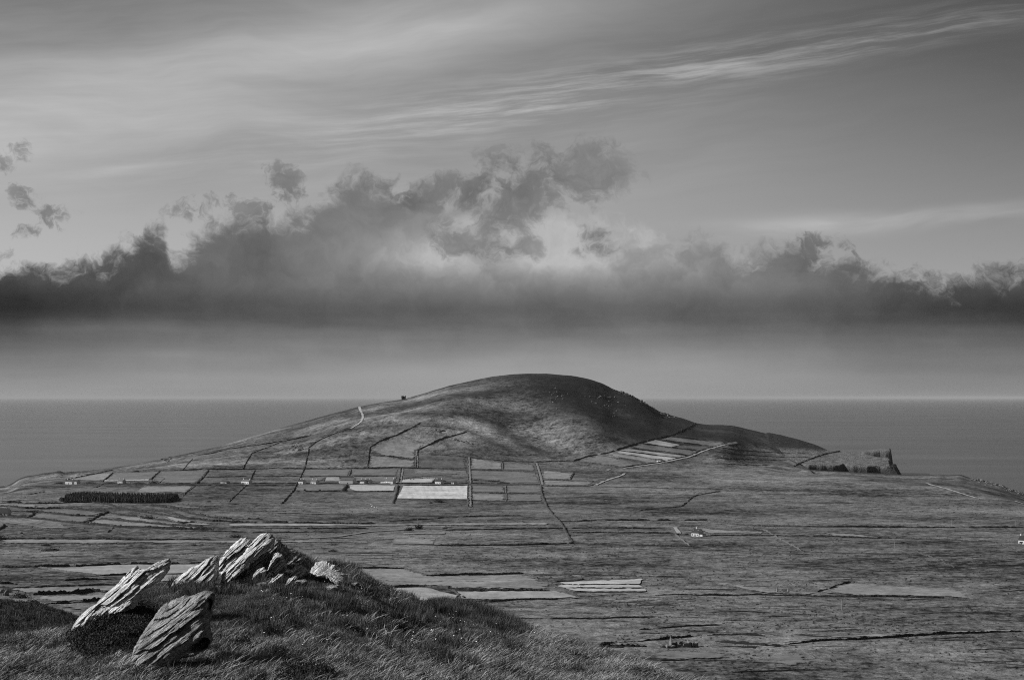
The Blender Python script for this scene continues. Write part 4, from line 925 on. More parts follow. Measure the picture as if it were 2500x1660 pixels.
POLE_AT = ['in the dark pasture above the plantation, highest at far left', 'left of the plantation on the far left plain', 'at the left edge of the picture', 'in front of the plantation, left of its middle', 'in front of the plantation, right of its left pole', 'below the leftmost white farmhouse', 'by the road under the dull grey farmhouse, left', 'by the road under the dull grey farmhouse, right', 'beside the curved banks right of the plantation', 'at the end of the sweeping curved banks', 'on the long pale strip left of centre, first', 'on the long pale strip left of centre, second', 'above the central bush clump', 'on the pale strip right of the central bush clump', 'where the slanting overgrown bank meets the pale strip', 'just right of the slanting overgrown bank, on the upper moor line', 'on the upper moor line, left of the cottage gate', 'on the upper moor line, above the lone white cottage', 'on the level moor bank, first right of the lone cottage', 'on the level moor bank, second right of the lone cottage', 'on the level moor bank, third right of the lone cottage', 'on the level moor bank, fourth right of the lone cottage', 'on the level moor bank nearest the right edge', 'on the lower line left of the lone cottage, left one', 'on the lower line left of the lone cottage, right one', 'at the foot of the hill on the slanting boundary', 'at the hill foot, second from the slanting boundary', 'at the hill foot, third from the slanting boundary', 'at the bottom left of the striped fields', 'alone on the far right moor below the level banks', 'alone on the moor below the pale ridge']
for (u, v), at_ in zip(POLES, POLE_AT):
    X, Y, Z = ground_at(u, v); r = empty('power_pole', (X, Y, Z), rs.uniform(-0.3, 0.3)); r.scale = (1, 1, 0.9 + 0.15 * rs.rand())
    tag(r, 'thin pale power pole ' + at_, 'pole', 'power poles across the valley')
    for n_, me_ in (('shaft', pole_me), ('crossarm', arm_me)):
        c = bpy.data.objects.new(n_, me_); COL.objects.link(c); c.parent = r

# ------------------------------------------------------------------ bushes and trees
def leaf_cloud(rx, ry, rz, n, leaf, seed):
    q = np.random.RandomState(seed)
    d = q.normal(size=(n, 3)); d /= np.linalg.norm(d, axis=1)[:, None]; rr = q.uniform(0.62, 1.04, n)[:, None]
    lump = 1 + 0.22 * np.sin(d[:, :1] * 5 + seed) * np.cos(d[:, 1:2] * 4 + seed * 2) + 0.15 * np.sin(d[:, :1] * 11 + seed)
    c = d * rr * lump * np.array([rx, ry, rz]); c[:, 2] = np.where(c[:, 2] < -0.2 * rz, -0.2 * rz * q.rand(n), c[:, 2]) + 0.15 * rz
    a = q.normal(size=(n, 3)); a /= np.linalg.norm(a, axis=1)[:, None]; b = np.cross(a, q.normal(size=(n, 3))); b /= np.linalg.norm(b, axis=1)[:, None]
    s_ = leaf * q.uniform(0.6, 1.4, n)[:, None]
    V_ = np.stack([c - a * s_, c + b * s_ * 0.6, c + a * s_, c - b * s_ * 0.6], 1).reshape(-1, 3)
    F_ = [(4 * i, 4 * i + 1, 4 * i + 2, 4 * i + 3) for i in range(n)]
    # dense heart of the bush
    k = len(V_); core = []; cf = []
    for i in range(5):
        for j in range(10):
            th, ph = i / 4 * math.pi / 2, j / 10 * 2 * math.pi; e = 0.72 * (1 + 0.12 * q.randn())
            core.append((rx * e * math.cos(th) * math.cos(ph), ry * e * math.cos(th) * math.sin(ph), rz * e * math.sin(th) - 0.1 * rz))
    for i in range(4):
        for j in range(10): cf.append((k + i * 10 + j, k + i * 10 + (j + 1) % 10, k + i * 10 + 10 + (j + 1) % 10, k + i * 10 + 10 + j))
    return np.vstack([V_, core]), F_ + cf
def bush(label, u, v, wpx, hpx, dep=None, name='bush', n=420, cat='bush', group='bushes in the valley'):
    X, Y, Z = ground_at(u, v); rx = wpx * Y / F / 2; rz = hpx * Y / F / 1.05; ry = dep or max(1.2, min(rx, 3.0 + rx * 0.3))
    V_, F_ = leaf_cloud(rx, ry, rz, n, max(0.16, 0.13 * min(rx, rz)), int(rs.randint(1, 9999)))
    o = mesh_obj(name, V_, F_, M['hedge']); o.location = (X, Y, Z - 0.15); tag(o, label, cat, group); return o
for lab, u, v, w, h in (
    ('small domed bush at left, behind the larger long thicket', 112, 1331.5, 26, 6), ('long low dark thicket alone on the left pasture', 125, 1343.5, 70, 9), ('dark bush cut by the left edge beside a pale field', 4, 1318, 24, 11),
    ('small round bush in the pasture below the small white house, left of two', 744, 1198, 7, 5), ('small round bush in the pasture below the small white house, right of two', 780.5, 1198.5, 8, 5),
    ('dense round bush at the foot of the hedge under the farm sheds', 842, 1199, 13, 8), ('spreading bush just below the bright hay field', 1071, 1226, 26, 7), ('small bush left of the spreading bush below the hay field', 1052, 1229, 8, 3.5),
    ('dark bush clump on the central moor, left half', 998, 1295, 22, 9), ('dark bush clump on the central moor, right half', 1023, 1291.5, 20, 10), ('small low bush right of the central bush clump', 1087, 1290, 16, 4),
    ('low dark bush right of the rock summit', 813, 1345.5, 25, 6), ('low bush pair left of the rock summit, left one', 473, 1331, 16, 4), ('low bush pair left of the rock summit, right one', 493, 1330, 13, 3.5),
    ('low ragged thicket left of the rock summit, higher', 576, 1311, 34, 8), ('small bush left of the lone white cottage', 1677, 1305, 12, 5), ('dark bush at the lone cottage gate', 1654, 1304.5, 10, 5),
    ('dark trees on the right of the house row, nearest the double boundary', 1160, 1173, 20, 4), ('long dark shelter belt right of the double boundary, upper part', 1207, 1175.5, 54, 5), ('long dark shelter belt right of the double boundary, lower part', 1178, 1181, 52, 5),
    ('dark shelter bushes at the right end of the shelter belt', 1228, 1179.5, 30, 4.5), ('dark tree hugging the left of the hay field cottage', 1058, 1180, 9, 9), ('dark tree right of the hay field cottage', 1085, 1175.5, 10, 4.5),
    ('dark trees behind the wooded farm row', 881, 1177, 22, 5), ('dark trees at the right of the wooded farm row', 905, 1180, 9, 5), ('dark hedge trees left of the long white house', 575, 1180, 30, 4.5), ('dark bushes right of the long white house', 622, 1180.5, 14, 3.5),
    ('dark bushes around the dull grey farmhouse, left', 268, 1181, 34, 5), ('dark bushes around the dull grey farmhouse, right', 338, 1181.5, 60, 7), ('dark bushes left of the leftmost farmhouse', 145, 1180, 26, 5), ('dark bushes right of the leftmost farmhouse', 220, 1181, 44, 5),
    ('dark bush beside the small square paddock', 375, 1180, 26, 7), ('small dark trees above the striped fields track', 1606, 1124.5, 30, 4.5), ('dark thicket behind the left edge ruin', 14, 1446, 34, 9), ('dark thicket right of the left edge ruin', 48, 1458, 50, 13),
    ('low dark thicket running down right of the left edge ruin', 80, 1470, 40, 9), ('lowest dark thicket near the hedge behind the left rock', 100, 1476, 24, 6), ('round gorse mound in the left valley fields', 360, 1266, 40, 9), ('small mound bush left of the central slanting wall', 511, 1225, 14, 3.5),
    ('small mound bush right below the central slanting wall', 574, 1231, 16, 3), ('small low bush upper left of the mound bush', 512, 1216, 20, 2.5), ('dark bush by the curved gravel track', 1448, 1176.5, 9, 3.5), ('dark corner bush where the long moor banks meet', 1395, 1327.5, 14, 5),
    ('dark bush on the diagonal bank above the bright strips', 1255, 1401, 12, 5), ('small dark bush along the upper valley field bank', 1078, 1406, 14, 3.5), ('longer low bush along the upper valley field bank', 1122, 1405.5, 22, 3), ('dark bush on the right moor right of centre', 1968, 1374, 16, 4),
    ('dark thicket left of the roofless cottage', 1622, 1579, 30, 6), ('dark thicket in front of the hedge gap at lower centre', 1500, 1579, 60, 7), ('low dark thicket under the roofless cottage', 1690, 1592, 70, 6), ('low dark heather patch left of the long thick hedge', 1830, 1578, 70, 5),
    ('dark long bush above the pale strip on the right moor', 2020, 1302.5, 22, 3), ('small dark bush in the left near pasture by white boulders', 40, 1426, 8, 3)):
    bush(lab, u, v, w, h)
# pointed cypress by the grey house
X, Y, Z = ground_at(22, 1257.5)
cyp = empty('cypress_tree', (X, Y, Z)); tag(cyp, 'narrow pointed dark cypress beside the grey house at the left edge', 'tree')
V_, F_ = leaf_cloud(1.2, 1.2, 5.6, 260, 0.4, 5); V_[:, :2] *= np.clip(1.25 - V_[:, 2:3] / 6.5, 0.12, 1.0); mesh_obj('crown', V_, F_, M['hedge'], cyp)
pv, pf = [], []; tube((0, 0, -0.3), (0, 0, 2.0), 0.2, 0.12); mesh_obj('trunk', pv, pf, M['bark'], cyp)
# conifer plantation: one dense wood
front = [(148, 1222), (152, 1225), (200, 1226.5), (270, 1228), (350, 1228.5), (405, 1227.5), (425, 1222), (433, 1216.5)]
cvs, cfs, ctn = [], [], []
q = np.random.RandomState(12)
xs_, ys_ = resample(world_line(front), 2.4)
for x, y in zip(xs_, ys_):
    u_ = UC + x / y * F
    dmax = np.interp(u_, [148, 165, 200, 400, 425, 434], [8, 60, 105, 105, 50, 4])
    for d in np.arange(0, dmax, 3.4):
        X = x * (1 + d / y) + q.uniform(-1.1, 1.1); Y = y + d + q.uniform(-1.3, 1.3)
        h = 7.4 * (0.62 + 0.6 * q.rand()) * (1 + 0.16 * float(vnoise(X / 14.0, Y / 14.0, 88))) * np.interp(u_, [148, 160, 175, 420, 434], [0.55, 0.8, 1, 1, 0.8]); Z = float(H(X, Y)) - 0.3
        r = 1.9 * (0.8 + 0.4 * q.rand()); k = len(cvs); tiers = 4; sg = 6
        for t in range(tiers):
            z0 = Z + h * (0.06 + 0.80 * t / tiers); z1 = Z + h * min(1.0, 0.06 + 0.80 * (t + 1.7) / tiers); rt = r * (1 - 0.72 * t / tiers); a0 = q.rand() * 6
            b0 = len(cvs)
            for i in range(sg):
                a = a0 + 2 * math.pi * i / sg; e = rt * (0.7 + 0.6 * q.rand()); cvs.append((X + e * math.cos(a), Y + e * math.sin(a), z0 + q.uniform(-0.4, 0.3)))
            cvs.append((X + q.uniform(-.15, .15), Y, z1))
            for i in range(sg): cfs.append((b0 + i, b0 + (i + 1) % sg, b0 + sg))
o = mesh_obj('conifer_plantation', cvs, cfs, M['conifer']); tag(o, 'dense dark conifer plantation in a long block on the left plain', 'wood', kind='stuff')

# ------------------------------------------------------------------ grazing animals
def beast_mesh(name, L, mat):
    secs = [(-0.5, 0.62, 0.10), (-0.42, 0.64, 0.19), (-0.2, 0.60, 0.21), (0.08, 0.60, 0.22), (0.3, 0.64, 0.19), (0.42, 0.66, 0.13), (0.55, 0.60, 0.10), (0.66, 0.50, 0.09), (0.74, 0.42, 0.05)]
    vv, ff = [], []; sg = 8
    for x, z, r in secs:
        for i in range(sg):
            a = 2 * math.pi * i / sg; vv.append((x * L, 0.8 * r * L * math.cos(a), (z + r * math.sin(a)) * L))
    for s_ in range(len(secs) - 1):
        for i in range(sg): ff.append((s_ * sg + i, s_ * sg + (i + 1) % sg, s_ * sg + sg + (i + 1) % sg, s_ * sg + sg + i))
    ff += [tuple(range(sg))[::-1], tuple(len(vv) - sg + i for i in range(sg))]
    for x, y in ((-0.38, -0.1), (-0.36, 0.1), (0.28, -0.1), (0.3, 0.1)):
        k = len(vv); prof = ((0.5, 0.065), (0.28, 0.045), (0.0, 0.035))
        for z, r in prof:
            for i in range(5): a = 2 * math.pi * i / 5; vv.append(((x + r * math.cos(a)) * L, (y + r * math.sin(a)) * L, z * L))
        for s_ in range(2):
            for i in range(5): ff.append((k + s_ * 5 + i, k + s_ * 5 + 5 + i, k + s_ * 5 + 5 + (i + 1) % 5, k + s_ * 5 + (i + 1) % 5))
    o = mesh_obj(name, vv, ff, mat, smooth=True); me = o.data; bpy.data.objects.remove(o); return me
cow_me = beast_mesh('cow', 1.9, M['cow']); sheep_me = beast_mesh('sheep', 1.25, M['sheep'])
for u, v in ((988, 1172), (993, 1171), (998, 1170.2), (1003, 1172.4), (1010, 1172), (1026, 1169.5), (1031, 1170), (1044, 1169.7), (1049, 1169.6)):
    X, Y, Z = ground_at(u, v); o = bpy.data.objects.new('cow', cow_me); COL.objects.link(o); o.location = (X, Y, Z + 0.55); o.rotation_euler.z = q.uniform(0, 6.3)
    tag(o, 'dark cow grazing the bright field above the hay field', 'cow', 'cattle in the bright field')
for u, v in ((906, 1233), (911, 1235.5), (917, 1237), (908, 1238.5), (914, 1240.5), (920, 1240)):
    X, Y, Z = ground_at(u, v); o = bpy.data.objects.new('sheep', sheep_me); COL.objects.link(o); o.location = (X, Y, Z); o.scale = (1.5,) * 3; o.rotation_euler.z = q.uniform(0, 6.3)
    tag(o, 'white sheep in the rough pasture below the stubble field', 'sheep', 'sheep below the stubble field')
for u, v in ((1372, 1429), (1399, 1431), (1413, 1430.5), (1416, 1435)):
    X, Y, Z = ground_at(u, v); o = bpy.data.objects.new('sheep', sheep_me); COL.objects.link(o); o.location = (X, Y, Z + 0.5); o.rotation_euler.z = q.uniform(0, 6.3)
    tag(o, 'sheep standing on the bright valley strips', 'sheep', 'sheep on the bright strips')
# ------------------------------------------------------------------ boulders and crags on the slopes
def boulder_mesh(seed):
    bmx = bmesh.new(); bmesh.ops.create_icosphere(bmx, subdivisions=2, radius=1.0)
    q_ = np.random.RandomState(seed); o_ = Vector(q_.uniform(-50, 50, 3))
    for v in bmx.verts:
        n_ = mnoise.noise(v.co * 1.3 + o_) * 0.5 + mnoise.noise(v.co * 3.1 + o_) * 0.25
        v.co *= 1 + n_; v.co.z *= 0.75
    me = bpy.data.meshes.new('boulder'); bmx.to_mesh(me); bmx.free(); me.materials.append(M['ruin2']); return me
M['ruin2'] = plain_mat('pale_boulder', 0.17, 0.5, 0.9, bmp=0.5)
BM = [boulder_mesh(k) for k in range(6)]
def boulders(lab, cat, grp, spots, size):
    for u, v in spots:
        X, Y, Z = ground_at(u, v); o = bpy.data.objects.new('boulder', BM[q.randint(6)]); COL.objects.link(o); s_ = size * q.uniform(0.6, 1.4)
        o.location = (X, Y, Z + 0.1 * s_); o.scale = (s_ * q.uniform(0.8, 1.8), s_ * q.uniform(0.7, 1.2), s_ * q.uniform(0.6, 1.2)); o.rotation_euler.z = q.uniform(0, 6.3)
        tag(o, lab, cat, grp)
sp = lambda u, v, du, dv, n: [(u + q.normal() * du, v + q.normal() * dv) for _ in range(n)]
boulders('pale boulder in the scattered outcrop on the lower left hillside', 'boulder', 'lower left hillside outcrop', sp(726, 1090, 8, 6, 22), 2.4)
boulders('pale boulder in the outcrop near the left end of the hill', 'boulder', 'left end outcrop', sp(408, 1121, 8, 3, 14), 2.0)
boulders('boulder in the small crag on the hillside shoulder', 'boulder', 'shoulder crag', sp(1071, 1052, 5, 2.5, 10), 2.2)
boulders('boulder on the scree below the dark summit', 'boulder', 'summit scree', sp(1362, 965, 12, 18, 20), 1.4)
boulders('boulder among the dark crags below the right-hand skyline', 'boulder', 'right skyline crags', sp(1478, 975, 20, 12, 20), 1.6)
boulders('boulder in the lower scree of the dark right slope', 'boulder', 'lower right scree', sp(1510, 1000, 18, 9, 12), 1.2)
boulders('boulder in the row of rocks above the hill foot fields', 'boulder', 'hill foot rocks', [(1110 + k * 3.4 + q.normal(), 1073 + k * 0.9 + q.normal()) for k in range(14)], 2.0)
boulders('boulder along the right-hand foreshore', 'boulder', 'foreshore boulders', [(2372 + k * 1.6 + q.normal(), np.interp(2372 + k * 1.6, [s_[0] for s_ in SIL], [s_[1] for s_ in SIL]) + 1 + abs(q.normal()) * 3) for k in range(80)], 1.7)
boulders('white boulder in the near left pasture', 'boulder', 'near left boulders', [(61, 1417), (64, 1417.6), (46, 1414.5), (72, 1418), (83, 1417), (77, 1410), (3, 1416)], 0.55)
boulders('bright white stone alone in the left pasture', 'boulder', None, [(50.5, 1303)], 1.5)
for k_, (u0, v0) in enumerate(((1506, 950), (1514, 953), (1522, 955), (1530, 958), (1540, 962), (1548, 966), (1556, 970), (1564, 975), (1572, 980), (1580, 985), (1588, 989), (1596, 995), (1604, 1001), (1611, 1006), (1632, 1013), (1648, 1016))):
    boulders('jagged crag along the right-hand skyline of the hill', 'crag', 'skyline crags', [(u0 + q.normal(), v0 + 3), (u0 + 3 + q.normal(), v0 + 6)], 2.3)

# ------------------------------------------------------------------ peat banks and rushes of the open moor (nobody could count them)
allp = [np.array(p_, float) for _, p_ in FIELDS]
def in_fields(u, v):
    r = np.zeros(len(u), bool)
    for P_ in allp:
        j = len(P_) - 1; c = np.zeros(len(u), bool)
        for i in range(len(P_)):
            c ^= ((P_[i, 1] > v) != (P_[j, 1] > v)) & (u < (P_[j, 0] - P_[i, 0]) * (v - P_[i, 1]) / (P_[j, 1] - P_[i, 1] + 1e-9) + P_[i, 0]); j = i
        r |= c
    return r
def moor_spots(n, seed):
    q_ = np.random.RandomState(seed); u = q_.uniform(-40, 2540, n); v = q_.uniform(1185, 1660, n)
    lim = np.interp(u, [-40, 300, 900, 1300, 1600, 1900, 2200, 2540], [1205, 1215, 1232, 1215, 1196, 1165, 1185, 1230]); ok = (v > lim) & ~in_fields(u, v) & ~((u < 900) & (v > 1440)) & ~((u < 1500) & (v > 1530))
    return u[ok], v[ok], q_
u_, v_, q_ = moor_spots(520, 5)
clus = vnoise(u_ / 260.0, v_ / 34.0, 66) > -0.15; u_, v_ = u_[clus], v_[clus]
bx, by, _z = ground_many(u_, v_); nb = len(bx)
L_ = q_.uniform(12, 85, nb) * np.where(q_.rand(nb) < 0.2, 1.8, 1) * by / 2000.0; an = q_.normal(0, 0.22, nb) - 0.05; hb = q_.uniform(0.15, 0.6, nb); K = 13
tt = np.linspace(-0.5, 0.5, K)[None]; wv_ = np.cumsum(q_.normal(0, 0.5, (nb, K)), 1)
cx = bx[:, None] + np.cos(an)[:, None] * L_[:, None] * tt - np.sin(an)[:, None] * wv_; cy = by[:, None] + np.sin(an)[:, None] * L_[:, None] * tt + np.cos(an)[:, None] * wv_
prof = ((-0.9, -0.4), (-0.6, 0.75), (0.0, 1.0), (1.4, -0.4)); PV = np.zeros((nb, K, 4, 3)); env = np.clip(1.3 * (1 - (2 * tt) ** 2), 0, 1) * (0.7 + 0.5 * q_.rand(nb, K))
for k, (a, b) in enumerate(prof):
    px = cx - np.sin(an)[:, None] * a; py = cy + np.cos(an)[:, None] * a; hz = H(px.ravel(), py.ravel()).reshape(nb, K)
    PV[:, :, k] = np.stack([px, py, hz + (hb[:, None] * b * env if b > 0 else b)], -1)
idx = np.arange(nb * K * 4).reshape(nb, K, 4); fq = np.stack([idx[:, :-1, :-1], idx[:, 1:, :-1], idx[:, 1:, 1:], idx[:, :-1, 1:]], -1).reshape(-1, 4)
M['peat'] = plain_mat('cut_peat', 0.05, 0.6, 0.3)
pb = mesh_obj('peat_banks', PV.reshape(-1, 3), [tuple(int(i) for i in f) for f in fq], M['peat']); tag(pb, 'low dark peat banks and drains scattered over the open moor', 'moorland', kind='stuff')
# ------------------------------------------------------------------ steep hillside between the knoll and the plain
M['heath'] = None
def heath_mat():
    m, n, b = new_mat('rough_heath'); x, y, z = position(n)
    a = noise(n, vec(n, x * (1 / 16.0) + y * 0.03, y * (1 / 9.0)), 1, 5, 0.66, dim='2D')
    f = noise(n, vec(n, x * (1 / 2.2) + y * 0.2, y * (1 / 2.8)), 1, 4, 0.6, dim='2D')
    c = (0.8 + (a - 0.5) * 3.6 + (f - 0.5) * 4.0) * 0.055
    n.links.new(c.max(0.005).k, b.inputs['Base Color']); bump(n, b, f + a, 1.0, 0.9)
    return m
M['heath'] = heath_mat()
hs_u = np.concatenate([np.linspace(-420, 360, 300), np.linspace(372, 2950, 70)])
hs_y = np.concatenate([np.linspace(58, 90, 12)[:-1], np.linspace(90, 470, 230), np.linspace(476, 760, 40)])
SU, SY = np.meshgrid(hs_u, hs_y)
vc = tab(SU, [(-500, 1425), (-100, 1452), (0, 1466), (70, 1474), (110, 1482), (150, 1492), (200, 1512), (260, 1550), (330, 1620), (420, 1705), (3000, 1715)], 25)
t_ = np.clip((SY - 90) / 330.0, 0, 1); vv_ = 1830 + (vc - 1830) * (1 - (1 - t_) ** 1.7)
SZ = ZC - (vv_ - V0) / F * SY
zc_ = ZC - (vc - V0) / F * 420.0
SZ = np.where(SY > 420, zc_ - (SY - 420) * (zc_ - 20) / 300.0, SZ)
SX = (SU - UC) / F * SY
near_w = sst(420, 330, SU)
SZ = SZ + near_w * (0.5 * fbm(SX / 7.0 + SY / 30.0, SY / 11.0, 201, 4, 0.6) + 0.35 * np.abs(fbm(SX / 3.0, SY / 5.0, 203, 3)))
hillside = grid_obj('hillside', SX, SY, SZ, M['heath']); tag(hillside, kind='structure')

# ------------------------------------------------------------------ grassy knoll in the foreground
KC = [(-600, 1610), (-100, 1577), (0, 1570), (60, 1563), (120, 1550), (165, 1540), (200, 1524), (260, 1484), (330, 1448), (400, 1420), (440, 1416), (520, 1412), (600, 1400), (690, 1392), (760, 1388), (820, 1394), (850, 1398), (880, 1406), (930, 1427), (975, 1449), (1000, 1464),
      (1030, 1472), (1100, 1476), (1150, 1480), (1190, 1498), (1250, 1524), (1330, 1549), (1390, 1573), (1450, 1591), (1500, 1604), (1560, 1629), (1640, 1663), (1800, 1722), (2600, 1950)]
KY = [(-600, 46), (0, 47), (300, 51), (500, 53), (760, 54), (850, 55), (1000, 56), (1300, 51), (1640, 45), (2600, 40)]
KC = [(a, b + (9 if 380 < a < 640 else 0) + (12 if 900 <= a else 0)) for a, b in KC]
def knoll(u, Y, fine=True):
    u = np.asarray(u, float); Y = np.asarray(Y, float); u, Y = np.broadcast_arrays(u, Y)
    vc = tab(u, KC, 18); Yc = tab(u, KY, 60)
    t = np.clip((Y - 30) / (Yc - 30), 0, 1); v = 1840 + (vc - 1840) * (1 - (1 - t) ** 1.55)
    z = ZC - (v - V0) / F * np.maximum(Y, 30)
    zc = ZC - (vc - V0) / F * Yc
    b = np.clip(Y - Yc, 0, None); z = np.where(Y > Yc, zc - 0.06 * b - 0.022 * b * b, z)
    z30 = ZC - 870.0 / F * 30
    z = np.where(Y < 30, 168.35 + (z30 - 168.35) * np.clip(Y / 30, 0, 1), z)
    X = (u - UC) / F * Y
    def g(u0, y0, du, dy, a): return a * np.exp(-((u - u0) / du) ** 2 - ((Y - y0) / dy) ** 2)
    z = z + g(690, 53.0, 62, 1.2, 0.42) + g(735, 53.4, 40, 1.0, 0.14) + g(1095, 54.5, 60, 1.6, 0.06) + g(835, 50.0, 40, 1.2, 0.14) - g(1020, 53.2, 30, 1.2, 0.10) + g(260, 43.5, 70, 2.0, 0.16) - g(560, 41.5, 40, 1.0, 0.1)
    if fine: z = z + 0.07 * fbm(X / 1.5, Y / 1.9, 221, 3) * sst(10, 25, Y) + 0.035 * fbm(X / 0.45, Y / 0.55, 225, 2)
    return z
def KH(X, Y): return knoll(UC + np.asarray(X) / np.asarray(Y) * F, Y)
_KYS = np.linspace(30.5, 60, 900)
def near_at(u, v):
    z = knoll(np.full_like(_KYS, u), _KYS, False); vv = V0 + (ZC - z) / _KYS * F
    i = int(np.argmax(vv <= v)); i = i if vv[i] <= v else int(np.argmin(vv))
    Y = float(_KYS[i]); return ((u - UC) / F * Y, Y, float(z[i]))
def turf_soil():
    m, n, b = new_mat('turf_soil'); x, y, z = position(n)
    a = noise(n, vec(n, x * 1.1, y * 0.9, z), 1, 5, 0.65); f = noise(n, vec(n, x * 9, y * 9, z * 9), 1, 4, 0.65)
    c = (0.4 + (a - 0.5) * 1.6 + f * 0.9) * 0.05
    n.links.new(c.max(0.006).k, b.inputs['Base Color']); bump(n, b, f, 0.9, 0.08)
    return m
ku = np.linspace(-620, 2650, 480); ky = np.concatenate([np.linspace(2.0, 30, 40)[:-1], np.linspace(30, 60, 300), np.linspace(60.5, 86, 45)])
KU, KYY = np.meshgrid(ku, ky); KZ = knoll(KU, KYY)
kn = grid_obj('knoll', (KU - UC) / F * KYY, KYY, KZ, turf_soil()); tag(kn, kind='structure')

# ------------------------------------------------------------------ slabby rocks of the outcrop
def rock_mat(name, tone, dark):
    m, n, b = new_mat(name); x, y, z = objco(n)
    th = math.radians(40); a = x * math.cos(th) + z * math.sin(th); c = z * math.cos(th) - x * math.sin(th)
    lam = noise(n, vec(n, a * 2.0, c * 17.0, y * 5.0), 1, 5, 0.65)
    lam2 = noise(n, vec(n, a * 6.0, c * 44.0, y * 14.0), 1, 3, 0.6)
    blo = noise(n, vec(n, x * 2.2, y * 2.2, z * 2.2), 1, 6, 0.66)
    sp_ = noise(n, vec(n, x * 22.0, y * 22.0, z * 22.0), 1, 3, 0.6)
    crack = lam.ss(0.49, 0.37)
    t = tone * (1.0 + (blo - 0.5) * 2.8 + (sp_ - 0.5) * 1.5 + (lam2 - 0.5) * 1.6)
    lich = noise(n, vec(n, x * 5.0 + 7.0, y * 5.0, z * 5.0), 1, 4, 0.6).ss(0.54, 0.66) * dark
    t = t * (1.0 - crack * 0.62) * (1.0 - lich * 0.6)
    white = sp_.ss(0.66, 0.72) * 0.25
    n.links.new((t + white * tone * 2.0).max(0.02).k, b.inputs['Base Color'])
    bump(n, b, lam * 1.7 + lam2 * 0.7 + sp_ * 0.25, 1.0, 0.09)
    return m
M['rock_pale'] = rock_mat('pale_slate_rock', 0.60, 0.45)
M['rock_grey'] = rock_mat('grey_lichen_rock', 0.29, 0.7)
def rock(label, outline, base_v, mat='rock_pale', thick=0.45, tx=0.55, tz=0.55, theta=40, relief=0.10, freq=2.6, seed=1, sink=0, hollow=(), y_off=0.0, grow=1.03):
    O = np.array(outline, float); uc, vc = O[:, 0].mean(), O[:, 1].mean(); O = (O - (uc, vc)) * grow + (uc, vc)
    Yb = near_at(uc, base_v)[1] + y_off
    # closed outline, resampled and roughened
    C_ = np.vstack([O, O[:1]]); d = np.r_[0, np.cumsum(np.hypot(*np.diff(C_, axis=0).T))]
    n = 230; t = np.linspace(0, d[-1], n, endpoint=False)
    ou, ov = np.interp(t, d, C_[:, 0]), np.interp(t, d, C_[:, 1])
    for _ in range(2): ou = (np.roll(ou, 1) + 2 * ou + np.roll(ou, -1)) / 4; ov = (np.roll(ov, 1) + 2 * ov + np.roll(ov, -1)) / 4
    jit = fbm(ou / 6.0, ov / 6.0, seed, 3, 0.6); dirx, diry = ou - uc, ov - vc; l = np.hypot(dirx, diry) + 1e-6
    ou = ou + dirx / l * jit * 4.2; ov = ov + diry / l * jit * 4.2
    ox, oz = (ou - uc) / F * Yb, (vc - ov) / F * Yb
    R = 52; rr = np.linspace(1, 0, R) ** 0.9
    X = rr[:, None] * ox[None]; Z = rr[:, None] * oz[None]; Rr = np.repeat(rr[:, None], n, 1)
    th = math.radians(theta); a = X * math.cos(th) + Z * math.sin(th); b = Z * math.cos(th) - X * math.sin(th)
    w = 0.35 * fbm(a * 1.6, b * 2.2, seed + 5, 3)
    s1 = freq * b + w * 1.4 + 0.25 * a; f1 = s1 - np.floor(s1); amp = 0.55 + 0.45 * vnoise(np.floor(s1) * 3.1 + 0.5, a * 1.5, seed + 9)
    led = relief * (1 - f1) * amp
    s2 = freq * 3.3 * b + w * 2.0 + 0.1 * a; f2 = s2 - np.floor(s2); led = led + relief * 0.65 * (1 - f2) * (0.5 + 0.5 * vnoise(np.floor(s2) * 1.7, a * 4, seed + 11))
    rough = 0.05 * fbm(a * 1.3, b * 7.0, seed + 13, 3, 0.55) + 0.014 * fbm(a * 5, b * 30, seed + 15, 2)
    s3 = 1.7 * a + 0.9 * w + 0.35 * vnoise(np.floor(s1) * 2.3, 0 * a, seed + 31); f3 = s3 - np.floor(s3); rough = rough + relief * 0.2 * (0.5 - f3) * (vnoise(np.floor(s3) * 1.3, np.floor(s1) * 2.1, seed + 33) > -0.2)
    inner = np.clip((1 - Rr) / 0.12, 0, 1); inner = inner * inner * (3 - 2 * inner)
    bulge = thick * np.sqrt(np.clip(1 - Rr ** 4, 0, 1))
    Yf = -bulge - (led + rough * 1.6) * inner
    for hu_, hv_, ru, rv, dp in hollow:
        hx, hz = (hu_ - uc) / F * Yb, (vc - hv_) / F * Yb; rx_, rz_ = ru / F * Yb, rv / F * Yb
        Yf = Yf + dp * np.exp(-(((X - hx) / rx_) ** 2 + ((Z - hz) / rz_) ** 2) ** 2) * inner
    tilt = tz * (Z - oz.min()) - tx * X
    Yf = Yf + tilt
    R2 = 16; r2 = np.linspace(1, 0, R2)[1:]
    X2 = r2[:, None] * ox[None]; Z2 = r2[:, None] * oz[None]; Rr2 = np.repeat(r2[:, None], n, 1)
    Y2 = thick * 0.8 * np.sqrt(np.clip(1 - Rr2 ** 3, 0, 1)) + tz * (Z2 - oz.min()) - tx * X2 + 0.05 * fbm(X2 * 3, Z2 * 3, seed + 21, 3)
    VX = np.vstack([X, X2]); VY = np.vstack([Yf, Y2]); VZ = np.vstack([Z, Z2])
    co = np.stack([VX, VY, VZ], -1).reshape(-1, 3); faces = []
    for i in range(R - 1):
        for j in range(n): k = (j + 1) % n; faces.append((i * n + j, i * n + k, i * n + n + k, i * n + n + j))
    for i in range(R2 - 1):
        i0 = 0 if i == 0 else (R + i - 1); i1 = R + i
        for j in range(n): k = (j + 1) % n; faces.append((i0 * n + k, i0 * n + j, i1 * n + j, i1 * n + k))
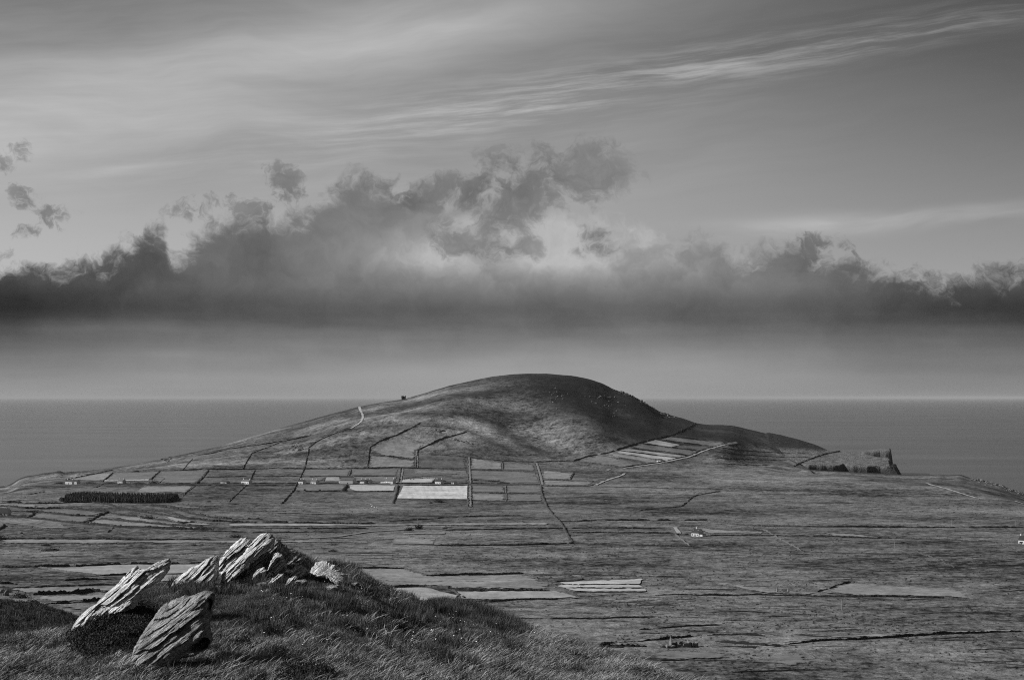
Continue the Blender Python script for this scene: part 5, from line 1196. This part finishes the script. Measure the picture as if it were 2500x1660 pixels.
    o = mesh_obj('rock_slab', co, faces, M[mat], smooth=True)
    o.data.set_sharp_from_angle(angle=math.radians(38))
    o.location = ((uc - UC) / F * Yb, Yb, ZC - (vc - V0) / F * Yb - sink)
    return tag(o, label, 'rock', 'slabs of the foreground outcrop')
rock('long pale slab leaning up to the right, leftmost of the foreground rocks', [(160, 1545), (165, 1528), (180, 1509), (199, 1491), (213, 1487), (230, 1467), (253, 1446), (273, 1430), (276, 1424), (295, 1404), (306, 1394), (317, 1393), (323, 1399), (340, 1398), (360, 1383), (375, 1376), (396, 1371.5), (405, 1378), (398, 1400), (387, 1418), (372, 1428), (352, 1440), (335, 1458), (322, 1484), (296, 1498), (258, 1516), (204, 1540)], 1522, seed=3, thick=0.42, tx=0.55, tz=0.75, freq=2.3, relief=0.13)
rock('broad lichen-grey slab in front of the others with a dark hollow at lower right', [(312, 1640), (319, 1590), (337, 1554), (356, 1524), (375, 1497), (398, 1482), (434, 1468), (443, 1472), (462, 1465), (478, 1458.5), (493, 1459), (506, 1470), (500, 1491), (503, 1512), (497, 1528), (503, 1543), (510, 1562), (500, 1584), (470, 1598), (436, 1608), (407, 1622), (356, 1642)], 1632, 'rock_grey', seed=7, thick=0.40, tx=0.30, tz=0.65, freq=2.4, relief=0.11, theta=36, grow=1.07,
     hollow=((494, 1573, 16, 14, 0.75), (476, 1582, 20, 9, 0.45), (504, 1488, 8, 12, 0.5), (497, 1473, 5, 5, 0.25)))
rock('small pale stone half buried left of the broad grey slab', [(250, 1632), (254, 1616), (268, 1602), (287, 1590), (299, 1596), (297, 1612), (290, 1632)], 1620, 'rock_grey', seed=11, thick=0.16, tx=0.3, tz=0.8, freq=4.0, relief=0.05)
rock('pale wedge-shaped slab just left of the outcrop summit', [(412, 1432), (418, 1420), (453, 1394), (476, 1383), (491, 1372), (514, 1360.5), (526, 1364), (531, 1381), (530, 1408), (516, 1432), (476, 1442), (436, 1440)], 1436, seed=15, thick=0.38, tx=0.45, tz=0.8, freq=2.8, relief=0.14, theta=44)
rock('pale upper slab on the left side of the outcrop summit', [(528, 1392), (531, 1369), (548, 1347), (565, 1330), (580, 1319.5), (595, 1317), (609, 1323), (612, 1340), (600, 1362), (585, 1384), (560, 1404), (540, 1408)], 1424, seed=19, thick=0.36, tx=0.5, tz=0.7, freq=2.8, relief=0.14, theta=46, y_off=0.35)
rock('bright tallest slab forming the outcrop summit', [(534, 1424), (537, 1404), (556, 1388), (575, 1368), (592, 1350), (606, 1330), (622, 1313), (643, 1305.5), (657, 1309), (668, 1321), (662, 1338), (640, 1352), (620, 1368), (603, 1384), (584, 1400), (566, 1416), (548, 1428)], 1430, seed=23, thick=0.34, tx=0.62, tz=0.6, freq=3.0, relief=0.15, theta=46)
mass = rock('broad grassy mass of rock behind the summit slabs, falling to the right', [(545, 1432), (560, 1392), (590, 1356), (622, 1334), (655, 1320), (672, 1326), (690, 1340), (712, 1350), (735, 1362), (756, 1378), (770, 1398), (752, 1416), (710, 1428), (650, 1436), (590, 1438)], 1412, 'rock_grey', seed=51, thick=0.42, tx=0.15, tz=0.75, freq=3.2, relief=0.16, theta=44, y_off=0.75)
rock('short blocky slab set in grass right of the summit slab', [(652, 1392), (658, 1376), (663, 1360), (673, 1350.5), (684, 1354), (694, 1369), (702, 1385), (690, 1402), (668, 1403)], 1402, seed=27, thick=0.30, tx=0.6, tz=0.6, freq=4.2, relief=0.09, theta=46, y_off=-0.6)
rock('small broken slab low between grass under the summit slab', [(612, 1420), (616, 1408), (625, 1395), (641, 1386), (649, 1395), (640, 1410), (628, 1422)], 1414, seed=31, y_off=-0.4, thick=0.25, tx=0.6, tz=0.7, freq=5, relief=0.06, theta=42)
rock('narrow lower slab under the short blocky slab', [(654, 1426), (662, 1413), (680, 1403), (695, 1400), (690, 1412), (676, 1424), (662, 1432)], 1424, seed=35, y_off=-0.3, thick=0.25, tx=0.6, tz=0.7, freq=5, relief=0.06, theta=38)
rock('thin sliver of rock lowest on the right of the outcrop', [(690, 1437), (700, 1420), (714, 1407), (723, 1410), (714, 1424), (702, 1438)], 1430, seed=39, y_off=-0.3, thick=0.2, tx=0.6, tz=0.7, freq=6, relief=0.05, theta=46)
rock('rubbly rock in grass between the summit and the right-hand rock', [(708, 1404), (716, 1388), (730, 1380), (746, 1386), (752, 1400), (738, 1410), (720, 1412)], 1408, seed=41, y_off=-0.5, thick=0.25, tx=0.4, tz=0.7, freq=5, relief=0.07, theta=30)
rock('bright knobbly rock at the right end of the outcrop', [(752, 1400), (757, 1390), (767, 1380), (782, 1373.5), (799, 1376), (820, 1388), (838, 1400), (847, 1408), (845, 1420), (834, 1432), (816, 1422), (793, 1410), (768, 1408)], 1420, seed=43, y_off=-0.45, thick=0.28, tx=0.35, tz=0.8, freq=4.0, relief=0.08, theta=-28)

# ------------------------------------------------------------------ grasses, heather and flowers
def blade_mat(name, tone, spread):
    m, n, b = new_mat(name); oi = n.nodes.new('ShaderNodeObjectInfo'); rnd = S(n, oi.outputs['Random']); x, y, z = position(n)
    q_ = noise(n, vec(n, x * 0.9, y * 0.7, 0.0), 1, 3, 0.6)
    c = tone * (1.0 - spread * 0.5 + rnd * spread + (q_ - 0.5) * 3.0)
    n.links.new(c.max(tone * 0.2).k, b.inputs['Base Color']); b.inputs['Roughness'].default_value = 0.7
    return m
def clump(name, seed, n, h, spread, lean, width, mat, curve=0.5, head=0.0):
    q_ = np.random.RandomState(seed); vv, ff = [], []
    for _ in range(n):
        bx, by = q_.normal(0, spread, 2); az = q_.uniform(0, 6.28); L = h * q_.uniform(0.55, 1.25)
        dx_, dy_ = math.cos(az) * q_.uniform(0.05, 0.45) + lean * q_.uniform(0.5, 1.4), math.sin(az) * q_.uniform(0.05, 0.45) + lean * 0.1
        wa = q_.uniform(0, 3.14); wx, wy = math.cos(wa) * width / 2, math.sin(wa) * width / 2; k = len(vv)
        for s_ in (0.0, 0.4, 0.75, 1.0):
            bend = s_ + curve * s_ * s_; px, py, pz = bx + dx_ * L * bend * 0.7, by + dy_ * L * bend * 0.7, L * (s_ - 0.28 * curve * s_ * s_ * (1 + abs(lean)))
            ww = 1.0 - 0.85 * s_
            if head and s_ == 0.75: ww = head
            vv += [(px - wx * ww, py - wy * ww, pz), (px + wx * ww, py + wy * ww, pz)]
        ff += [(k, k + 1, k + 3, k + 2), (k + 2, k + 3, k + 5, k + 4), (k + 4, k + 5, k + 7, k + 6)]
    me = bpy.data.meshes.new(name); me.from_pydata(vv, [], ff); me.update(); me.materials.append(mat)
    return bpy.data.objects.new(name, me)
def sprig(name, seed, n, h, r, mat, leaf=0.014):
    q_ = np.random.RandomState(seed); c = np.stack([q_.normal(0, r, n), q_.normal(0, r, n), h * q_.rand(n) ** 0.6], -1); c[:, :2] *= (0.6 + 0.6 * c[:, 2:3] / h)
    a = q_.normal(size=(n, 3)) + np.array([0, 0, 1.2]); a /= np.linalg.norm(a, axis=1)[:, None]; b = np.cross(a, q_.normal(size=(n, 3))); b /= np.linalg.norm(b, axis=1)[:, None]
    V_ = np.stack([c - b * leaf * 0.5, c + b * leaf * 0.5, c + a * leaf * 3.0], 1).reshape(-1, 3)
    me = bpy.data.meshes.new(name); me.from_pydata([tuple(v) for v in V_], [], [(3 * i, 3 * i + 1, 3 * i + 2) for i in range(n)]); me.update(); me.materials.append(mat)
    return bpy.data.objects.new(name, me)
def scatter(name, protos, pts, scl, rotz, tilt, label, cat):
    pc = bpy.data.collections.new(name + '_kinds')
    for p in protos: pc.objects.link(p)
    me = bpy.data.meshes.new(name); me.vertices.add(len(pts)); me.vertices.foreach_set('co', np.asarray(pts, np.float32).ravel())
    a = me.attributes.new('scl', 'FLOAT', 'POINT'); a.data.foreach_set('value', np.asarray(scl, np.float32))
    a = me.attributes.new('rot', 'FLOAT_VECTOR', 'POINT'); a.data.foreach_set('vector', np.stack([tilt, 0 * rotz, rotz], -1).astype(np.float32).ravel())
    o = bpy.data.objects.new(name, me); COL.objects.link(o)
    g = bpy.data.node_groups.new(name, 'GeometryNodeTree')
    g.interface.new_socket('Geometry', in_out='INPUT', socket_type='NodeSocketGeometry'); g.interface.new_socket('Geometry', in_out='OUTPUT', socket_type='NodeSocketGeometry')
    gi = g.nodes.new('NodeGroupInput'); go = g.nodes.new('NodeGroupOutput')
    ci = g.nodes.new('GeometryNodeCollectionInfo'); ci.inputs['Collection'].default_value = pc; ci.inputs['Separate Children'].default_value = True; ci.inputs['Reset Children'].default_value = True
    ip = g.nodes.new('GeometryNodeInstanceOnPoints'); ip.inputs['Pick Instance'].default_value = True
    na = g.nodes.new('GeometryNodeInputNamedAttribute'); na.data_type = 'FLOAT_VECTOR'; na.inputs['Name'].default_value = 'rot'
    nb = g.nodes.new('GeometryNodeInputNamedAttribute'); nb.data_type = 'FLOAT'; nb.inputs['Name'].default_value = 'scl'
    er = g.nodes.new('FunctionNodeEulerToRotation')
    rv = g.nodes.new('FunctionNodeRandomValue'); rv.data_type = 'INT'
    rv.inputs[4].default_value = 0; rv.inputs[5].default_value = len(protos) - 1
    g.links.new(gi.outputs[0], ip.inputs['Points']); g.links.new(ci.outputs[0], ip.inputs['Instance'])
    g.links.new(na.outputs['Attribute'], er.inputs[0]); g.links.new(er.outputs[0], ip.inputs['Rotation'])
    g.links.new(rv.outputs[2], ip.inputs['Instance Index'])
    g.links.new(nb.outputs['Attribute'], ip.inputs['Scale']); g.links.new(ip.outputs[0], go.inputs[0])
    md = o.modifiers.new('scatter', 'NODES'); md.node_group = g
    return tag(o, label, cat, kind='stuff')
def in_poly(x, y, poly):
    r = np.zeros(x.shape, bool); P_ = np.array(poly, float); j = len(P_) - 1
    for i in range(len(P_)):
        c = ((P_[i, 1] > y) != (P_[j, 1] > y)) & (x < (P_[j, 0] - P_[i, 0]) * (y - P_[i, 1]) / (P_[j, 1] - P_[i, 1] + 1e-9) + P_[i, 0]); r ^= c; j = i
    return r
q = np.random.RandomState(77)
NP = 95000
gy = 31 + 27 * q.rand(NP) ; gu = q.uniform(-220, 1980, NP); keep = q.rand(NP) < (gy / 58.0); gy, gu = gy[keep], gu[keep]
gz = knoll(gu, gy); gx = (gu - UC) / F * gy; gv = V0 + (ZC - gz) / gy * F
vis = (gy < tab(gu, KY, 60) + 2.5) & (gv < 1760); gx, gy, gz, gu, gv = gx[vis], gy[vis], gz[vis], gu[vis], gv[vis]
N_ = len(gx); patch = fbm(gx / 1.6, gy / 2.6, 301, 3); fine_p = fbm(gx / 0.5, gy / 0.8, 303, 2)
heath_m = in_poly(gu, gv, [(172, 1580), (190, 1545), (230, 1518), (270, 1502), (320, 1482), (352, 1486), (372, 1492), (350, 1530), (332, 1575), (318, 1600), (285, 1604), (240, 1612), (195, 1604)])
heath_m |= in_poly(gu, gv, [(690, 1668), (705, 1645), (740, 1636), (790, 1642), (815, 1668)]) | ((patch > 0.62) & (gv > 1540) & (gu > 560))
tus_m = in_poly(gu, gv, [(1040, 1500), (1065, 1470), (1180, 1470), (1220, 1515), (1290, 1550), (1260, 1560), (1190, 1530), (1130, 1510)]) | in_poly(gu, gv, [(960, 1490), (975, 1460), (1005, 1470), (1050, 1525), (1020, 1530)]) \
    | in_poly(gu, gv, [(440, 1475), (450, 1432), (500, 1425), (520, 1450), (500, 1478)]) | in_poly(gu, gv, [(800, 1505), (805, 1465), (850, 1460), (870, 1500)]) | in_poly(gu, gv, [(540, 1635), (548, 1608), (580, 1608), (580, 1635)]) | ((fine_p > 0.52) & (q.rand(N_) < 0.55))
seed_p = np.clip(sst(1550, 1680, gv + 50 * patch) * 0.7 + 0.5 * sst(330, 250, gu) * sst(1530, 1570, gv) + 0.35 * sst(1230, 1330, gu), 0, 0.8) + 0.02
ty = np.where(heath_m, 3, np.where(tus_m, 2, np.where(q.rand(N_) < seed_p * (0.75 + 0.6 * patch), 1, 0)))
GM = {'turf': blade_mat('turf_blades', 0.16, 1.5), 'seed': blade_mat('dry_bents', 0.25, 1.3), 'tus': blade_mat('dark_tussock', 0.10, 0.7), 'hea': blade_mat('heather_sprigs', 0.045, 0.8), 'flo': plain_mat('white_petals', 0.75, 0.05, 3.0)}
P_turf = [clump('turf_clump', 400 + k, 52, 0.095, 0.07, 0.12, 0.007, GM['turf'], 0.6) for k in range(4)]
P_seed = [clump('bent_clump', 410 + k, 13, 0.27, 0.08, 0.5, 0.007, GM['seed'], 0.9, 1.5) for k in range(4)]
P_tus = [clump('tussock_clump', 420 + k, 44, 0.24, 0.06, 0.12, 0.009, GM['tus'], 0.5) for k in range(3)]
P_hea = [sprig('heather_clump', 430 + k, 150, 0.18, 0.085, GM['hea']) for k in range(3)]
for k_, (nm, pr, lab, cat, s0) in enumerate((('turf_grass', P_turf, 'short mid-grey turf covering the foreground knoll', 'grass', 1.0), ('bent_grass', P_seed, 'pale wind-bent seeding grass on the lower knoll', 'grass', 1.0),
                                             ('tussock_grass', P_tus, 'dark tussocks of longer grass on the knoll crest', 'grass', 1.0), ('heather', P_hea, 'dark low heather between the foreground rocks', 'heather', 1.0))):
    m_ = ty == k_; n_ = int(m_.sum())
    rz = q.normal(0, 0.6, n_) if k_ == 1 else q.uniform(-3.1, 3.1, n_)
    scatter(nm, pr, np.stack([gx[m_], gy[m_], gz[m_] - 0.01], -1), s0 * q.uniform(0.7, 1.35, n_) * (1 + 0.45 * patch[m_] + 0.35 * fine_p[m_]) * np.where((gu[m_] > 290) & (gu[m_] < 540) & (gv[m_] > 1560) & (gv[m_] < 1660), 0.6, 1.0), rz, q.normal(0, 0.08, n_), lab, cat)
fm = (ty == 0) & (gv > 1430) & (gv < 1590) & (gu > 640) & (q.rand(N_) < 0.035)
def flower(seed):
    q_ = np.random.RandomState(seed); vv = [(0, 0, 0.16)] + [(0.016 * math.cos(a), 0.016 * math.sin(a), 0.165 + 0.006 * q_.rand()) for a in np.linspace(0, 6.28, 9)[:-1]]
    me = bpy.data.meshes.new('flower'); me.from_pydata(vv, [], [(0, i + 1, (i + 1) % 8 + 1) for i in range(8)]); me.materials.append(GM['flo']); return bpy.data.objects.new('flower_head', me)
n_ = int(fm.sum()); scatter('wildflowers', [flower(1), flower(2)], np.stack([gx[fm], gy[fm], gz[fm] + 0.02], -1), q.uniform(0.7, 1.5, n_), q.uniform(0, 6, n_), q.normal(0.5, 0.2, n_), 'tiny white flowers scattered in the knoll turf', 'flowers')

# ------------------------------------------------------------------ rush tufts over the open moor
u_, v_, q_ = moor_spots(15000, 9)
keep = q_.rand(len(u_)) < 0.25 + 0.75 * sst(-0.1, 0.35, fbm(u_ / 180.0, v_ / 26.0, 91, 3)); u_, v_ = u_[keep], v_[keep]
rx_, ry_, rz_ = ground_many(u_, v_); GM['rush'] = blade_mat('rush_stems', 0.045, 0.8)
P_rush = [clump('rush_tuft', 440 + k, 16, 0.8, 0.30, 0.1, 0.16, GM['rush'], 0.4) for k in range(3)]
scatter('rushes', P_rush, np.stack([rx_, ry_, rz_ - 0.1], -1), q_.uniform(0.6, 1.5, len(rx_)), q_.uniform(0, 6.2, len(rx_)), q_.normal(0, 0.1, len(rx_)), 'dark rush tufts scattered over the open moor', 'rushes')

# ------------------------------------------------------------------ sea air
hb_ = 430000.0
v2, f2 = box_vf(-hb_, hb_, -hb_, hb_, -14.0, 262.0)
hz = mesh_obj('haze', v2, f2); tag(hz, 'thin pale sea haze fading the far water', 'haze', kind='stuff')
hm = bpy.data.materials.new('sea_haze'); hm.use_nodes = True; hn = hm.node_tree; hn.nodes.clear()
pvn = hn.nodes.new('ShaderNodeVolumePrincipled'); pvn.inputs['Color'].default_value = (0.68, 0.68, 0.68, 1); pvn.inputs['Density'].default_value = 9e-6; pvn.inputs['Anisotropy'].default_value = 0.0
ho = hn.nodes.new('ShaderNodeOutputMaterial'); hn.links.new(pvn.outputs[0], ho.inputs['Volume'])
hz.data.materials.append(hm)

# ------------------------------------------------------------------ heather and bents on the steep slope at the left edge
pick = np.argwhere((SU < 330) & (SU > -120) & (SY > 130) & (SY < 430)); pick = pick[q.choice(len(pick), 9000)]
hx, hy_, hz_ = (a_[pick[:, 0], pick[:, 1]] for a_ in (SX, SY, SZ)); nh = len(hx)
scatter('slope_heather', [clump('slope_tuft', 450 + k, 26, 0.5, 0.30, 0.25, 0.05, blade_mat('slope_tuft_%d' % k, (0.03, 0.05, 0.11)[k], 0.8), 0.5) for k in range(3)],
        np.stack([hx + q.uniform(-0.5, 0.5, nh), hy_ + q.uniform(-0.6, 0.6, nh), hz_ - 0.12], -1), q.uniform(0.6, 1.7, nh), q.uniform(0, 6.2, nh), q.normal(0, 0.1, nh), 'dark heather and rough grass on the steep slope at the left edge', 'heather')

# ------------------------------------------------------------------ turf rooted in the joints of the rock, and small stones at its foot
mv = np.zeros(len(mass.data.vertices) * 3, np.float32); mass.data.vertices.foreach_get('co', mv); mv = mv.reshape(-1, 3) + np.array(mass.location)
mu, mvv = UC + mv[:, 0] / mv[:, 1] * F, V0 + (ZC - mv[:, 2]) / mv[:, 1] * F
okm = (np.arange(len(mv)) < 52 * 230) & (mu > 640) & (mvv < 1415) & (fbm(mv[:, 0] / 0.5, mv[:, 2] / 0.35, 331, 2) > -0.05); im = np.flatnonzero(okm); im = im[q.choice(len(im), min(230, len(im)), replace=False)]
ni = len(im); scatter('rock_turf', P_tus + P_turf, mv[im] - np.array([0, 0.02, 0.03]), q.uniform(0.45, 0.95, ni), q.uniform(0, 6.2, ni), q.normal(0, 0.25, ni), 'tufts of grass rooted in the joints of the rock outcrop', 'grass')
for u, v, s_, lab in ((533, 1440, 0.10, 'small pale stone in the turf below the wedge-shaped slab'), (478, 1452, 0.09, 'small stone in long grass above the broad grey slab'), (815, 1443, 0.16, 'flat pale stone in turf below the right end of the outcrop'), (735, 1428, 0.12, 'small stone at the foot of the rubbly rock'),
                      (300, 1632, 0.10, 'small stone in grass left of the broad grey slab foot'), (640, 1434, 0.11, 'small stone below the summit slab'), (596, 1428, 0.09, 'tiny stone at the foot of the bright tallest slab'), (870, 1432, 0.11, 'small stone on the turf right of the outcrop')):
    X, Y, Z = near_at(u, v); o = bpy.data.objects.new('stone', BM[q.randint(6)].copy()); COL.objects.link(o); o.data.materials.clear(); o.data.materials.append(M['rock_pale'])
    o.location = (X, Y, float(KH(X, Y)) + 0.05); o.scale = (s_ * 1.6, s_, s_ * 0.9); o.rotation_euler.z = q.uniform(0, 6.2); tag(o, lab, 'stone')
